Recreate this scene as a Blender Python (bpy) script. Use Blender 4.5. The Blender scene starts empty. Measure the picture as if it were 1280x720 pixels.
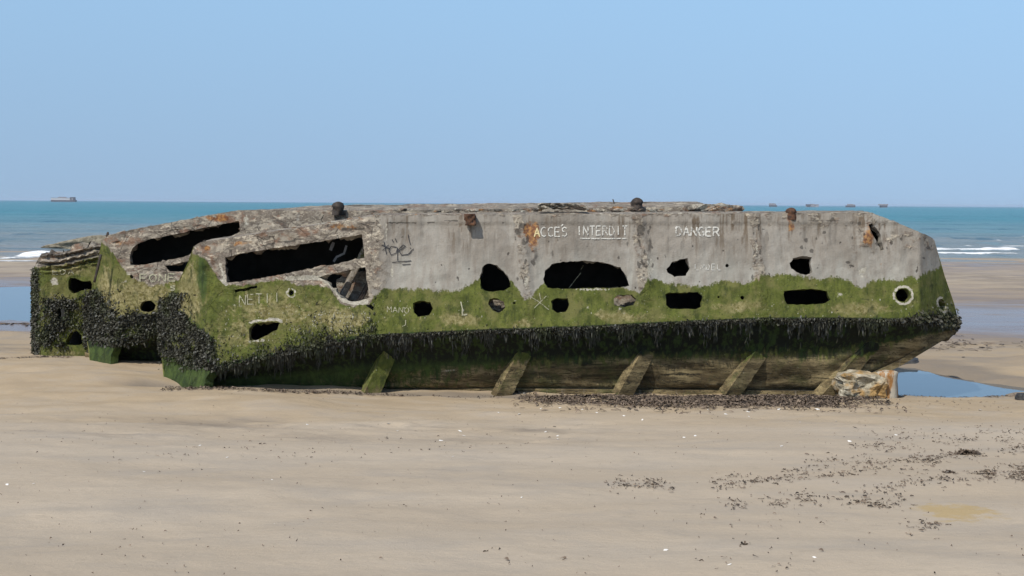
import bpy, bmesh, math, random
import numpy as np
from mathutils import Vector, Matrix
from mathutils.geometry import delaunay_2d_cdt

random.seed(7); RNG = np.random.default_rng(11)
SC = bpy.context.scene
COL = SC.collection

# ------------------------------------------------------------------ camera
F = 1700.0; CAMZ = 3.1; HOR = 254.3; ROLL = 0.0067
pt = math.atan((360 - HOR) / F)
f0 = Vector((0, math.cos(pt), -math.sin(pt))); r0 = Vector((1, 0, 0)); u0 = Vector((0, math.sin(pt), math.cos(pt)))
R_ = r0 * math.cos(ROLL) + u0 * math.sin(ROLL); U_ = u0 * math.cos(ROLL) - r0 * math.sin(ROLL)
cam = bpy.data.cameras.new('camera'); co = bpy.data.objects.new('camera', cam); COL.objects.link(co)
cam.sensor_width = 36; cam.lens = 36 * F / 1280; cam.clip_start = 0.1; cam.clip_end = 80000
m = Matrix(((R_.x, U_.x, -f0.x, 0), (R_.y, U_.y, -f0.y, 0), (R_.z, U_.z, -f0.z, CAMZ), (0, 0, 0, 1)))
co.matrix_world = m
SC.camera = co
f0n, rn, un = np.array(f0), np.array(R_), np.array(U_)

def ray(u, v):
    u = np.asarray(u, float); v = np.asarray(v, float)
    return f0n + ((u - 640) / F)[..., None] * rn - ((v - 360) / F)[..., None] * un

def at(u, v, depth):
    """point on the sight line of a survey mark at distance `depth` along +Y"""
    d = ray(u, v)
    k = np.asarray(depth, float) / d[..., 1]
    return np.array([0, 0, CAMZ]) + d * k[..., None]

# ------------------------------------------------------------------ noise
def _h(ix, iy, s):
    n = (ix.astype(np.int64) * 374761393 + iy.astype(np.int64) * 668265263 + s * 1442695041) & 0x7fffffff
    n = ((n ^ (n >> 13)) * 1274126177) & 0x7fffffff
    n = ((n ^ (n >> 15)) * 715225739) & 0x7fffffff
    return (n ^ (n >> 16)) / float(0x7fffffff)

def vn(x, y, s=0):
    x = np.asarray(x, float); y = np.asarray(y, float)
    ix = np.floor(x); iy = np.floor(y); fx = x - ix; fy = y - iy
    fx = fx * fx * (3 - 2 * fx); fy = fy * fy * (3 - 2 * fy)
    a = _h(ix, iy, s); b = _h(ix + 1, iy, s); c = _h(ix, iy + 1, s); d = _h(ix + 1, iy + 1, s)
    return (a * (1 - fx) + b * fx) * (1 - fy) + (c * (1 - fx) + d * fx) * fy

def fbm(x, y, o=4, s=0):
    t = 0; a = .5; n = 0
    for k in range(o):
        t = t + a * vn(x * 2 ** k + 17.3 * k, y * 2 ** k - 9.1 * k, s + k); n += a; a *= .5
    return t / n

def sst(a, b, x):
    t = np.clip((np.asarray(x, float) - a) / (b - a), 0, 1); return t * t * (3 - 2 * t)

def inpoly(x, y, P):
    x = np.asarray(x, float); y = np.asarray(y, float); ins = np.zeros(x.shape, bool)
    n = len(P)
    for i in range(n):
        x1, y1 = P[i]; x2, y2 = P[(i + 1) % n]
        if y1 == y2: continue
        c = ((y1 > y) != (y2 > y)) & (x < (x2 - x1) * (y - y1) / (y2 - y1) + x1)
        ins ^= c
    return ins

def pdist(x, y, P, closed=True):
    x = np.asarray(x, float); y = np.asarray(y, float); d = np.full(x.shape, 1e9)
    n = len(P)
    for i in range(n if closed else n - 1):
        ax, ay = P[i]; bx, by = P[(i + 1) % n]
        dx, dy = bx - ax, by - ay; L = dx * dx + dy * dy + 1e-12
        t = np.clip(((x - ax) * dx + (y - ay) * dy) / L, 0, 1)
        d = np.minimum(d, np.hypot(x - ax - t * dx, y - ay - t * dy))
    return d

def sdist(x, y, P):
    d = pdist(x, y, P); return np.where(inpoly(x, y, P), -d, d)

def blob(U, V, cx, cy, rx, ry):
    return np.exp(-(((U - cx) / rx) ** 2 + ((V - cy) / ry) ** 2))

# ------------------------------------------------------------------ object helpers
def tag(o, label=None, cat=None, group=None, kind=None):
    if label: o['label'] = label
    if cat: o['category'] = cat
    if group: o['group'] = group
    if kind: o['kind'] = kind
    return o

def empty(name, loc, **k):
    o = bpy.data.objects.new(name, None); COL.objects.link(o); o.location = loc
    o.empty_display_size = .3
    return tag(o, **k)

def mesh(name, V, Fc, mats, parent=None, attrs=None, smooth=True, mi=None):
    V = np.asarray(V, float)
    if parent is not None: V = V - np.array(parent['base'] if 'base' in parent else parent.location)
    me = bpy.data.meshes.new(name)
    me.from_pydata(V.tolist(), [], [list(map(int, f)) for f in Fc])
    if not isinstance(mats, (list, tuple)): mats = [mats]
    for mt in mats: me.materials.append(mt)
    if smooth: me.polygons.foreach_set('use_smooth', np.ones(len(me.polygons), bool))
    if mi is not None: me.polygons.foreach_set('material_index', np.asarray(mi, np.int32))
    for k, a in (attrs or {}).items():
        at_ = me.attributes.new(k, 'FLOAT', 'POINT'); at_.data.foreach_set('value', np.asarray(a, np.float32))
    me.update()
    o = bpy.data.objects.new(name, me); COL.objects.link(o)
    if parent is not None: o.parent = parent
    return o

def grid_faces(nr, nc, flip=False):
    i = np.arange((nr - 1))[:, None] * nc + np.arange(nc - 1)[None, :]
    q = np.stack([i, i + 1, i + nc + 1, i + nc], -1).reshape(-1, 4)
    return q[:, ::-1] if flip else q

def solidify(o, th, off=-1):
    s = o.modifiers.new('thickness', 'SOLIDIFY'); s.thickness = th; s.offset = off
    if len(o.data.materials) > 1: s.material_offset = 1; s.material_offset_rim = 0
    e = o.modifiers.new('crisp_edges', 'EDGE_SPLIT'); e.split_angle = math.radians(52)
    return s

def poly_refine(P, step, jit, closed=True):
    out = []
    n = len(P)
    for i in range(n if closed else n - 1):
        a = np.array(P[i], float); b = np.array(P[(i + 1) % n], float)
        L = np.hypot(*(b - a)); k = max(1, int(L / step))
        for j in range(k):
            p = a + (b - a) * j / k
            if jit: p = p + (np.array([vn(p[0] / 3.1, p[1] / 3.1, 5), vn(p[0] / 3.1, p[1] / 3.1, 9)]) - .5) * 2 * jit
            out.append((float(p[0]), float(p[1])))
    if not closed: out.append(tuple(map(float, P[-1])))
    return out

def ell(cx, cy, rx, ry, n=12, rot=0):
    o = []
    for i in range(n):
        a = 2 * math.pi * i / n; x, y = rx * math.cos(a), ry * math.sin(a)
        o.append((cx + x * math.cos(rot) - y * math.sin(rot), cy + x * math.sin(rot) + y * math.cos(rot)))
    return o

def sheet(outline, holes, step, jit=0.7, hjit=.6):
    """triangulated plate with real openings; returns survey coords and triangles"""
    out = poly_refine(outline, step, jit)
    hs = [poly_refine(h, min(step, 2.2), hjit) for h in holes]
    xs = [p[0] for p in out]; ys = [p[1] for p in out]
    gx, gy = np.meshgrid(np.arange(min(xs), max(xs), step), np.arange(min(ys), max(ys), step))
    gx = gx.ravel() + RNG.uniform(-.25, .25, gx.size) * step; gy = gy.ravel() + RNG.uniform(-.25, .25, gy.size) * step
    keep = inpoly(gx, gy, out) & (pdist(gx, gy, out) > step * .45)
    for h in hs: keep &= (~inpoly(gx, gy, h)) & (pdist(gx, gy, h) > step * .4)
    pts = [Vector(p) for p in out]; ed = [(i, (i + 1) % len(out)) for i in range(len(out))]
    for h in hs:
        b = len(pts); pts += [Vector(p) for p in h]; ed += [(b + i, b + (i + 1) % len(h)) for i in range(len(h))]
    pts += [Vector(p) for p in zip(gx[keep].tolist(), gy[keep].tolist())]
    v, e, f, *_ = delaunay_2d_cdt(pts, ed, [], 0, 1e-5)
    v = np.array([tuple(p) for p in v]); f = np.array([t for t in f if len(t) == 3])
    c = v[f].mean(1)
    ok = inpoly(c[:, 0], c[:, 1], out)
    for h in hs: ok &= ~inpoly(c[:, 0], c[:, 1], h)
    f = f[ok]
    used = np.unique(f); rm = -np.ones(len(v), int); rm[used] = np.arange(len(used))
    v = v[used]; f = rm[f]
    a = v[f[:, 1]] - v[f[:, 0]]; b = v[f[:, 2]] - v[f[:, 0]]
    cr = a[:, 0] * b[:, 1] - a[:, 1] * b[:, 0]
    f[cr > 0] = f[cr > 0][:, ::-1]
    return v[:, 0], v[:, 1], f

# ------------------------------------------------------------------ node helpers
class N:
    def __init__(s, name):
        s.m = bpy.data.materials.new(name); s.m.use_nodes = True; s.t = s.m.node_tree; s.t.nodes.clear()
        s.o = s.t.nodes.new('ShaderNodeOutputMaterial'); s.b = s.t.nodes.new('ShaderNodeBsdfPrincipled')
        s.t.links.new(s.b.outputs[0], s.o.inputs[0])
        s.tc = s.t.nodes.new('ShaderNodeTexCoord')
    def n(s, t): return s.t.nodes.new(t)
    def l(s, a, b): s.t.links.new(a, b)
    def put(s, v, inp):
        if isinstance(v, (int, float)): inp.default_value = v
        elif isinstance(v, (tuple, list)): inp.default_value = (*v, 1) if len(v) == 3 and len(inp.default_value) == 4 else v
        else: s.l(v, inp)
    def co(s, sc=(1, 1, 1), loc=(0, 0, 0)):
        q = s.n('ShaderNodeMapping'); q.inputs['Scale'].default_value = sc; q.inputs['Location'].default_value = loc
        s.l(s.tc.outputs['Object'], q.inputs[0]); return q.outputs[0]
    def noise(s, scale, detail=5, rough=.55, vec=None, dist=0):
        q = s.n('ShaderNodeTexNoise'); q.inputs['Scale'].default_value = scale; q.inputs['Detail'].default_value = detail
        q.inputs['Roughness'].default_value = rough; q.inputs['Distortion'].default_value = dist
        s.l(vec if vec is not None else s.tc.outputs['Object'], q.inputs['Vector']); return q.outputs[0]
    def voro(s, scale, vec=None, feat='F1', out=0):
        q = s.n('ShaderNodeTexVoronoi'); q.feature = feat; q.inputs['Scale'].default_value = scale
        s.l(vec if vec is not None else s.tc.outputs['Object'], q.inputs['Vector']); return q.outputs[out]
    def attr(s, nm):
        q = s.n('ShaderNodeAttribute'); q.attribute_name = nm; return q.outputs['Fac']
    def mth(s, op, a, b=0.0, c=None):
        q = s.n('ShaderNodeMath'); q.operation = op; s.put(a, q.inputs[0]); s.put(b, q.inputs[1])
        if c is not None: s.put(c, q.inputs[2])
        return q.outputs[0]
    def rng(s, v, a, b, c=0.0, d=1.0, smooth=True):
        q = s.n('ShaderNodeMapRange'); q.interpolation_type = 'SMOOTHSTEP' if smooth else 'LINEAR'
        s.put(v, q.inputs[0]); q.inputs[1].default_value = a; q.inputs[2].default_value = b
        q.inputs[3].default_value = c; q.inputs[4].default_value = d; return q.outputs[0]
    def mix(s, f, a, b, mode='MIX'):
        q = s.n('ShaderNodeMix'); q.data_type = 'RGBA'; q.blend_type = mode
        s.put(f, q.inputs[0]); s.put(a, q.inputs[6]); s.put(b, q.inputs[7]); return q.outputs[2]
    def bump(s, h, st=.5, d=.02, nrm=None):
        q = s.n('ShaderNodeBump'); q.inputs['Strength'].default_value = st; q.inputs['Distance'].default_value = d
        s.l(h, q.inputs['Height'])
        if nrm is not None: s.l(nrm, q.inputs['Normal'])
        return q.outputs[0]
    def done(s, col, rough=.9, nrm=None, spec=.3):
        s.put(col, s.b.inputs['Base Color']); s.put(rough, s.b.inputs['Roughness'])
        s.b.inputs['Specular IOR Level'].default_value = spec
        if nrm is not None: s.l(nrm, s.b.inputs['Normal'])
        return s.m

def mat_hull():
    s = N('weathered_concrete')
    fine = s.noise(38, 6, .65); mid = s.noise(6, 6, .6); big = s.noise(1.3, 5, .6); spk = s.noise(17, 4, .7)
    streak = s.noise(1, 6, .6, s.co((7, 7, .55)))
    streak2 = s.noise(1, 5, .6, s.co((22, 22, 1.6), (3, 1, 5)))
    drip = s.noise(1, 5, .6, s.co((13, 13, .5), (2, 5, 1)))
    # bare concrete
    c = s.mix(s.rng(big, .3, .7), (.185, .163, .134), (.265, .238, .2))
    c = s.mix(s.mth('MULTIPLY', s.rng(streak, .5, .72), .6), c, (.105, .096, .082))
    c = s.mix(s.mth('MULTIPLY', s.rng(streak2, .58, .74), .35), c, (.36, .34, .3))
    c = s.mix(s.mth('MULTIPLY', s.rng(fine, .45, .75), .35), c, (.13, .12, .105))
    c = s.mix(s.mth('MULTIPLY', s.rng(s.noise(1, 6, .65, s.co((2.2, 2.2, 1.1), (1, 1, 9))), .48, .64), .5), c, (.30, .285, .25))
    c = s.mix(s.mth('MULTIPLY', s.attr('lime'), s.rng(streak, .3, .6)), c, (.36, .355, .31))
    dr = s.mth('MULTIPLY', s.attr('drip'), s.rng(drip, .48, .64)); c = s.mix(s.mth('MULTIPLY', dr, .75), c, (.115, .088, .062))
    # spalled, rotten concrete
    rv = s.noise(6, 7, .70, None, .7); rv2 = s.noise(2.6, 7, .72, s.co((.8, 1, 2.0)), 1.0)
    fl = s.rng(s.noise(4.2, 8, .74, s.co((.8, 1, 1.9), (6, 2, 2)), .6), .49, .512)
    fl2 = s.rng(s.noise(7.5, 8, .74, s.co((.8, 1, 1.6), (1, 6, 3)), .6), .555, .57)
    r = s.mix(s.rng(rv, .36, .62), (.185, .155, .12), (.30, .265, .21))
    r = s.mix(s.mth('MULTIPLY', fl, .8), r, s.mix(s.rng(fine, .4, .65), (.10, .08, .062), (.19, .16, .13)))
    r = s.mix(s.mth('MULTIPLY', fl2, .8), r, s.mix(s.rng(spk, .4, .6), (.36, .31, .235), (.50, .44, .34)))
    r = s.mix(s.mth('MULTIPLY', s.rng(rv2, .57, .63), .8), r, (.075, .06, .05))
    r = s.mix(s.mth('MULTIPLY', s.rng(s.noise(2.7, 6, .68, s.co((1, 1, 1.7))), .54, .64), .6), r, (.19, .095, .055))
    wv = s.n('ShaderNodeMix'); wv.data_type = 'VECTOR'; wv.inputs[0].default_value = .12
    nz = s.n('ShaderNodeTexNoise'); nz.inputs['Scale'].default_value = 5; nz.inputs['Detail'].default_value = 5; s.l(s.tc.outputs['Object'], nz.inputs['Vector'])
    s.l(s.tc.outputs['Object'], wv.inputs[4]); s.l(nz.outputs[1], wv.inputs[5])
    cr = s.voro(2.1, wv.outputs[1], 'DISTANCE_TO_EDGE'); crk = s.mth('MULTIPLY', s.rng(cr, .012, .003), s.rng(rv2, .46, .54))
    r = s.mix(s.mth('MULTIPLY', crk, .6), r, (.035, .03, .025))
    fr = s.rng(s.mth('ADD', s.attr('rough'), s.mth('MULTIPLY', s.mth('SUBTRACT', mid, .5), 1.3)), .42, .6)
    c = s.mix(fr, c, r)
    # pale new break, rust, dark blotches
    fp = s.rng(s.mth('ADD', s.attr('pale'), s.mth('MULTIPLY', s.mth('SUBTRACT', spk, .5), .9)), .42, .58)
    rust = s.mix(s.rng(spk, .4, .62), (.13, .045, .018), (.34, .17, .05))
    fru = s.rng(s.mth('ADD', s.attr('rust'), s.mth('MULTIPLY', s.mth('SUBTRACT', rv, .5), 1.4)), .42, .66)
    c = s.mix(s.mth('MULTIPLY', fru, .85), c, rust)
    fd = s.rng(s.mth('ADD', s.attr('dark'), s.mth('MULTIPLY', s.mth('SUBTRACT', mid, .5), .8)), .42, .62)
    c = s.mix(s.mth('MULTIPLY', fd, .75), c, (.05, .044, .038))
    pit = s.rng(s.noise(11, 3, .5, s.co((1, 1, .75), (4, 4, 4))), .70, .745)
    c = s.mix(s.mth('MULTIPLY', pit, .8), c, (.045, .038, .032))
    # algae film
    gstreak = s.noise(1, 6, .68, s.co((7, 7, 2.6), (7, 0, 2)), .7)
    
    g = s.mix(s.rng(gstreak, .3, .7), (.053, .066, .012), (.113, .127, .026))
    g = s.mix(s.mth('MULTIPLY', s.rng(drip, .5, .66), .45), g, (.036, .044, .012))
    g = s.mix(s.rng(fine, .5, .75), g, (.034, .046, .011))
    g = s.mix(s.mth('MULTIPLY', s.rng(spk, .56, .7), .45), g, (.14, .15, .045))
    w = s.mix(s.rng(spk, .36, .62), (.115, .1, .03), (.27, .235, .115))
    fw = s.rng(s.mth('ADD', s.attr('warm'), s.mth('MULTIPLY', s.mth('SUBTRACT', rv, .5), 1.7)), .35, .75)
    g = s.mix(fw, g, w)
    g = s.mix(s.mth('MULTIPLY', s.rng(s.noise(23, 3, .6), .685, .73), .8), g, (.42, .4, .3))
    g = s.mix(s.mth('MULTIPLY', s.rng(s.noise(3.1, 6, .65, s.co((1, 1, 1), (8, 3, 1))), .46, .62), .65), g, (.145, .135, .048))
    g = s.mix(s.mth('MULTIPLY', s.rng(s.noise(4.3, 6, .7, s.co((1, 1, .6), (1, 9, 4))), .54, .66), .7), g, (.026, .036, .010))
    g = s.mix(s.mth('MULTIPLY', s.rng(s.noise(27, 3, .6, s.co((1, 1, .6))), .6, .7), .6), g, (.022, .026, .010))
    g = s.mix(s.rng(s.mth('ADD', s.attr('slime'), s.mth('MULTIPLY', s.mth('SUBTRACT', gstreak, .5), .9)), .35, .65, 0, .9), g, s.mix(s.rng(gstreak, .35, .65), (.016, .030, .008), (.044, .072, .016)))
    fa = s.rng(s.mth('ADD', s.attr('algae'), s.mth('ADD', s.mth('MULTIPLY', s.mth('SUBTRACT', s.noise(2.4, 6, .7, s.co((1, 1, .7), (5, 5, 5))), .5), 1.5), s.mth('ADD', s.mth('MULTIPLY', s.mth('SUBTRACT', drip, .5), .9), s.mth('MULTIPLY', s.mth('SUBTRACT', fine, .5), .6)))), .38, .66)
    c = s.mix(s.rng(fa, .02, .5, 0, .45), c, (.12, .115, .06))
    c = s.mix(s.rng(fa, .25, .95), c, g)
    c = s.mix(fp, c, s.mix(s.rng(fine, .35, .65), (.28, .26, .205), (.45, .42, .35)))
    # bottom growth: slime and stained tan concrete low on the hull
    t = s.mix(s.rng(s.noise(2.6, 6, .65, s.co((.6, 1, 2.5))), .36, .66), (.085, .062, .03), (.25, .195, .10))
    t = s.mix(s.rng(s.noise(5, 7, .72, s.co((.3, 1, 2.6), (1, 2, 3)), .8), .54, .64), t, (.04, .032, .016))
    t = s.mix(s.mth('MULTIPLY', s.rng(s.noise(1.7, 6, .7), .5, .66), .7), t, (.06, .068, .022))
    t = s.mix(s.rng(spk, .66, .74), t, (.34, .31, .22))
    er = s.rng(s.noise(3.4, 8, .72, s.co((.35, 1, 3.4), (7, 2, 3)), .5), .485, .50); er = s.mth('MULTIPLY', er, s.rng(s.noise(3.4, 8, .72, s.co((.35, 1, 3.4), (7, 2, 3)), .5), .53, .515))
    t = s.mix(s.mth('MULTIPLY', er, .9), t, (.03, .023, .013)); t = s.mix(s.rng(s.mth('ADD', s.attr('dark'), s.mth('MULTIPLY', s.mth('SUBTRACT', rv, .5), 1.0)), .4, .6), t, (.02, .016, .01))
    ft = s.rng(s.mth('ADD', s.attr('tan'), s.mth('MULTIPLY', s.mth('SUBTRACT', drip, .5), 1.3)), .36, .7)
    c = s.mix(ft, c, t)
    wd = s.mix(s.rng(drip, .46, .62), (.010, .012, .007), (.030, .050, .012))
    wd = s.mix(s.mth('MULTIPLY', s.rng(fine, .5, .7), .5), wd, (.008, .009, .006))
    fwd = s.rng(s.mth('ADD', s.attr('weed'), s.mth('ADD', s.mth('MULTIPLY', s.mth('SUBTRACT', gstreak, .5), .5), s.mth('MULTIPLY', s.mth('SUBTRACT', drip, .5), .9))), .36, .66)
    c = s.mix(fwd, c, wd)
    h = s.mth('ADD', s.mth('MULTIPLY', fine, .35), s.mth('MULTIPLY', mid, .5))
    h = s.mth('ADD', h, s.mth('MULTIPLY', s.mth('SUBTRACT', s.mth('ADD', s.mth('MULTIPLY', rv, .3), s.mth('MULTIPLY', fl, .2)), crk), fr))
    h = s.mth('SUBTRACT', h, s.mth('MULTIPLY', pit, .5))
    h = s.mth('ADD', h, s.mth('MULTIPLY', s.mth('MULTIPLY', spk, fa), .1))
    return s.done(c, .92, s.bump(h, .75, .035), .25)

def mat_simple(name, c1, c2, scale=8, rough=.9, bump=.4, c3=None, dist=.01):
    s = N(name); a = s.noise(scale, 6, .65); b = s.noise(scale * 3.3, 5, .6)
    c = s.mix(s.rng(a, .35, .65), c1, c2)
    if c3: c = s.mix(s.rng(b, .58, .7), c, c3)
    return s.done(c, rough, s.bump(s.mth('ADD', a, b), bump, dist), .3)

def mat_weed():
    s = N('dark_bladderwrack'); r = s.attr('tint'); a = s.noise(30, 3)
    c = s.mix(s.rng(r, .0, .7), (.016, .015, .009), (.052, .050, .034))
    c = s.mix(s.rng(r, .84, .99), c, (.11, .11, .10)); c = s.mix(s.mth('MULTIPLY', s.rng(s.noise(2.2, 4), .5, .64), .55), c, (.045, .055, .016))
    c = s.mix(s.mth('MULTIPLY', s.rng(a, .5, .7), .4), c, (.035, .032, .012))
    return s.done(c, .6, None, .35)

def mat_greenweed():
    s = N('green_slime_weed'); r = s.attr('tint')
    c = s.mix(r, (.010, .018, .006), (.03, .05, .012))
    return s.done(c, .7, None, .3)

def mat_litter():
    s = N('dry_wrack'); r = s.attr('tint')
    c = s.mix(s.rng(r, 0, .6), (.03, .023, .018), (.125, .092, .066))
    c = s.mix(s.rng(r, .75, 1), c, (.21, .16, .115))
    return s.done(c, .8, None, .3)

M_HULL = mat_hull()
M_IN = mat_simple('shade_black_interior', (.012, .012, .010), (.024, .023, .019), 4, .9, .5)  # inner faces coloured near-black to stand in for shade inside the hull
M_WEED = mat_weed(); M_GWEED = mat_greenweed(); M_LIT = mat_litter()
M_RUST = mat_simple('rusty_iron', (.045, .026, .018), (.13, .062, .032), 18, .85, .7, (.06, .055, .05))
M_DARKIRON = mat_simple('dark_iron', (.02, .017, .015), (.06, .045, .035), 14, .7, .6, (.1, .06, .04))

def mat_paint(name, c, wear=.5, sc=26):
    s = N(name); a = s.noise(sc, 5, .7)
    tr = s.n('ShaderNodeBsdfTransparent'); mx = s.n('ShaderNodeMixShader')
    s.l(s.rng(a, wear - .05, wear + .05), mx.inputs[0]); s.l(s.b.outputs[0], mx.inputs[1]); s.l(tr.outputs[0], mx.inputs[2])
    s.l(mx.outputs[0], s.o.inputs[0])
    b = s.noise(60, 3)
    return s.done(s.mix(b, c, tuple(x * .8 for x in c)), .8)
M_WHITE = mat_paint('white_paint', (.55, .535, .48), .55)
M_CHALK = mat_paint('worn_white_scratch', (.36, .345, .24), .57, 40)
M_BLACKP = mat_paint('black_marker_paint', (.03, .03, .035), .66)
M_YELP = mat_paint('yellowed_paint', (.6, .5, .27), .62)

# ------------------------------------------------------------------ ground
POOL_R = [(4.5, 22.9), (6.2, 22.55), (7.3, 22.45), (8.2, 22.75), (9.9, 23.6), (8.95, 24.9), (8.15, 27.0), (7.0, 27.6), (4.8, 27.2)]
POOL_L = [(-45, 36), (-13.4, 35.6), (-9.5, 37), (-8, 45), (-11, 53), (-45, 55)]
OCHRE = [(7.15, 13.35)]
def hgt(x, y):
    x = np.asarray(x, float); y = np.asarray(y, float)
    k = .6; q = (21.6 - y)
    sp = np.where(q / k > 30, q, k * np.log1p(np.exp(np.clip(q / k, -30, 30))))     # rises toward the dune side
    z = sp * (1.5 / 21.6)
    z = np.where(y < 0, 1.5 + .02 * (-y), z)
    z = z - .0055 * np.clip(y - 21.6, 0, 1e9) - .012 * np.clip(y - 95, 0, 400)
    z = z + .17 * np.exp(-((x + 8) / 2.6) ** 2 - ((y - 24.6) / 1.6) ** 2)
    z = z - .05 * np.exp(-((y - 22.3) / .7) ** 2) * sst(-6.2, -5.2, x) * sst(7.0, 5.0, x)       # scour along the hull
    z = z + .05 * np.exp(-((y - 21.4) / .5) ** 2 - ((x - 2.6) / 2.4) ** 2)                       # wrack bank
    near = sst(60, 25, y) * sst(-30, -5, y)
    z = z + near * ((fbm(x * .22 + 3, y * .5, 3, 3) - .5) * (.16 + .12 * sst(0, -4, x) * sst(15, 18, y)) + (fbm(x * .9, y * 1.8 + x * .3, 3, 8) - .5) * (.05 + .05 * sst(15, 18, y)))
    z = z + near * (fbm(x * 4, y * 5, 3, 15) - .5) * (.014 + .012 * sst(.45, .65, fbm(x * .25 + 7, y * .4, 3, 23)))
    rp = sst(18.6, 17.3, y) * sst(14.6, 15.6, y) * sst(-6.0, -4, x) * sst(2.5, .2, x)               # rippled trough
    z = z + rp * (.022 * np.sin((y * 1.0 + x * .12 + fbm(x * .8, y * .8, 4, 21) * 2.0) * 2 * math.pi / .36) * fbm(x * .9, y * .9, 2, 22) - .02)
    z = z - .11 * np.exp(-((x + 5.75) / .75) ** 2 - ((y - 22.35) / .28) ** 2)
    z = z + .10 * np.exp(-((x + 9) / 5) ** 2 - ((y - 22.6) / .9) ** 2) * sst(-5.0, -6.4, x)          # bank of blown sand on the left
    wob = (fbm(x * .8, y * .8, 4, 31) - .5)
    dR = sdist(x, y, POOL_R) + wob * .9
    z = z - .30 * sst(.35, -1.0, dR) * 1.0
    dL = sdist(x, y, POOL_L) + wob * 3
    z = z - .30 * sst(1.0, -4.0, dL)
    return z

def axis(pts):
    out = []
    for a, b, n in pts: out += list(np.linspace(a, b, n, endpoint=False))
    out.append(pts[-1][1]); return np.array(out)

gx = axis([(-600, -100, 8), (-100, -30, 20), (-30, -13, 40), (-13, 13, 330), (13, 30, 40), (30, 100, 20), (100, 600, 8)])
gy = axis([(-300, -30, 8), (-30, 5, 30), (5, 12, 90), (12, 29, 230), (29, 60, 110), (60, 110, 60), (110, 400, 15)])
GX, GY = np.meshgrid(gx, gy)
GZ = hgt(GX, GY)
x, y = GX.ravel(), GY.ravel()
from mathutils.bvhtree import BVHTree
_in = (GY.ravel() > 4)
GBVH = BVHTree.FromPolygons(np.stack([x, y, GZ.ravel()], -1).tolist(), grid_faces(len(gy), len(gx)).tolist())
def ground_hit(u, v):
    d = ray(np.array([u]), np.array([v]))[0]
    return np.array(GBVH.ray_cast(Vector((0, 0, CAMZ)), Vector(d))[0])
def gz(x_, y_):
    return GBVH.ray_cast(Vector((x_, y_, 9)), Vector((0, 0, -1)))[0].z
n1 = fbm(x * .05, y * .10, 4, 41); n2 = fbm(x * .35 + 9, y * .9, 4, 55)
wet = sst(29, 34, y + 5 * (n2 - .5)) * np.where(y < 58, .60 + .9 * (n1 - .5), .50 + .9 * (n1 - .5) - .16 * sst(58, 68, y))
damp_shade = np.clip(sst(23, 30, y) * .45 + sst(.5, .65, n2) * .25 * sst(10, 18, y)
               + sst(1.1, -.2, sdist(x, y, POOL_R)) * .9 + .8 * np.exp(-((x + 5.7) / .9) ** 2 - ((y - 22.3) / .3) ** 2) + .7 * np.exp(-((y - 22.2) / .3) ** 2) * sst(-5.6, -5, x) * sst(6.5, 5, x) + sst(.45, .75, fbm(x * .5, y * 1.3 + .2 * x, 4, 5)) * sst(19.2, 17.3, y) * sst(14.3, 16, y) * sst(3.5, 0, x) * sst(-8, -4, x) * .5 + .10 * sst(.5, .7, fbm(x * .8 + 4, y * 2.2, 4, 6)) * sst(16, 19, y) * sst(23, 21, y), 0, 1)  # wedge left of the near bow: wet sand plus shadow painted in
qo = ground_hit(1192, 639)
ochre = np.exp(-(((x - qo[0]) / .36) ** 2 + ((y - qo[1]) / .5) ** 2)) * 1.15 + .5 * np.exp(-(((x - qo[0] - .75) / .3) ** 2 + ((y - qo[1] - .35) / .25) ** 2))
foot = sst(8.0, 22.0, y)
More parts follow.
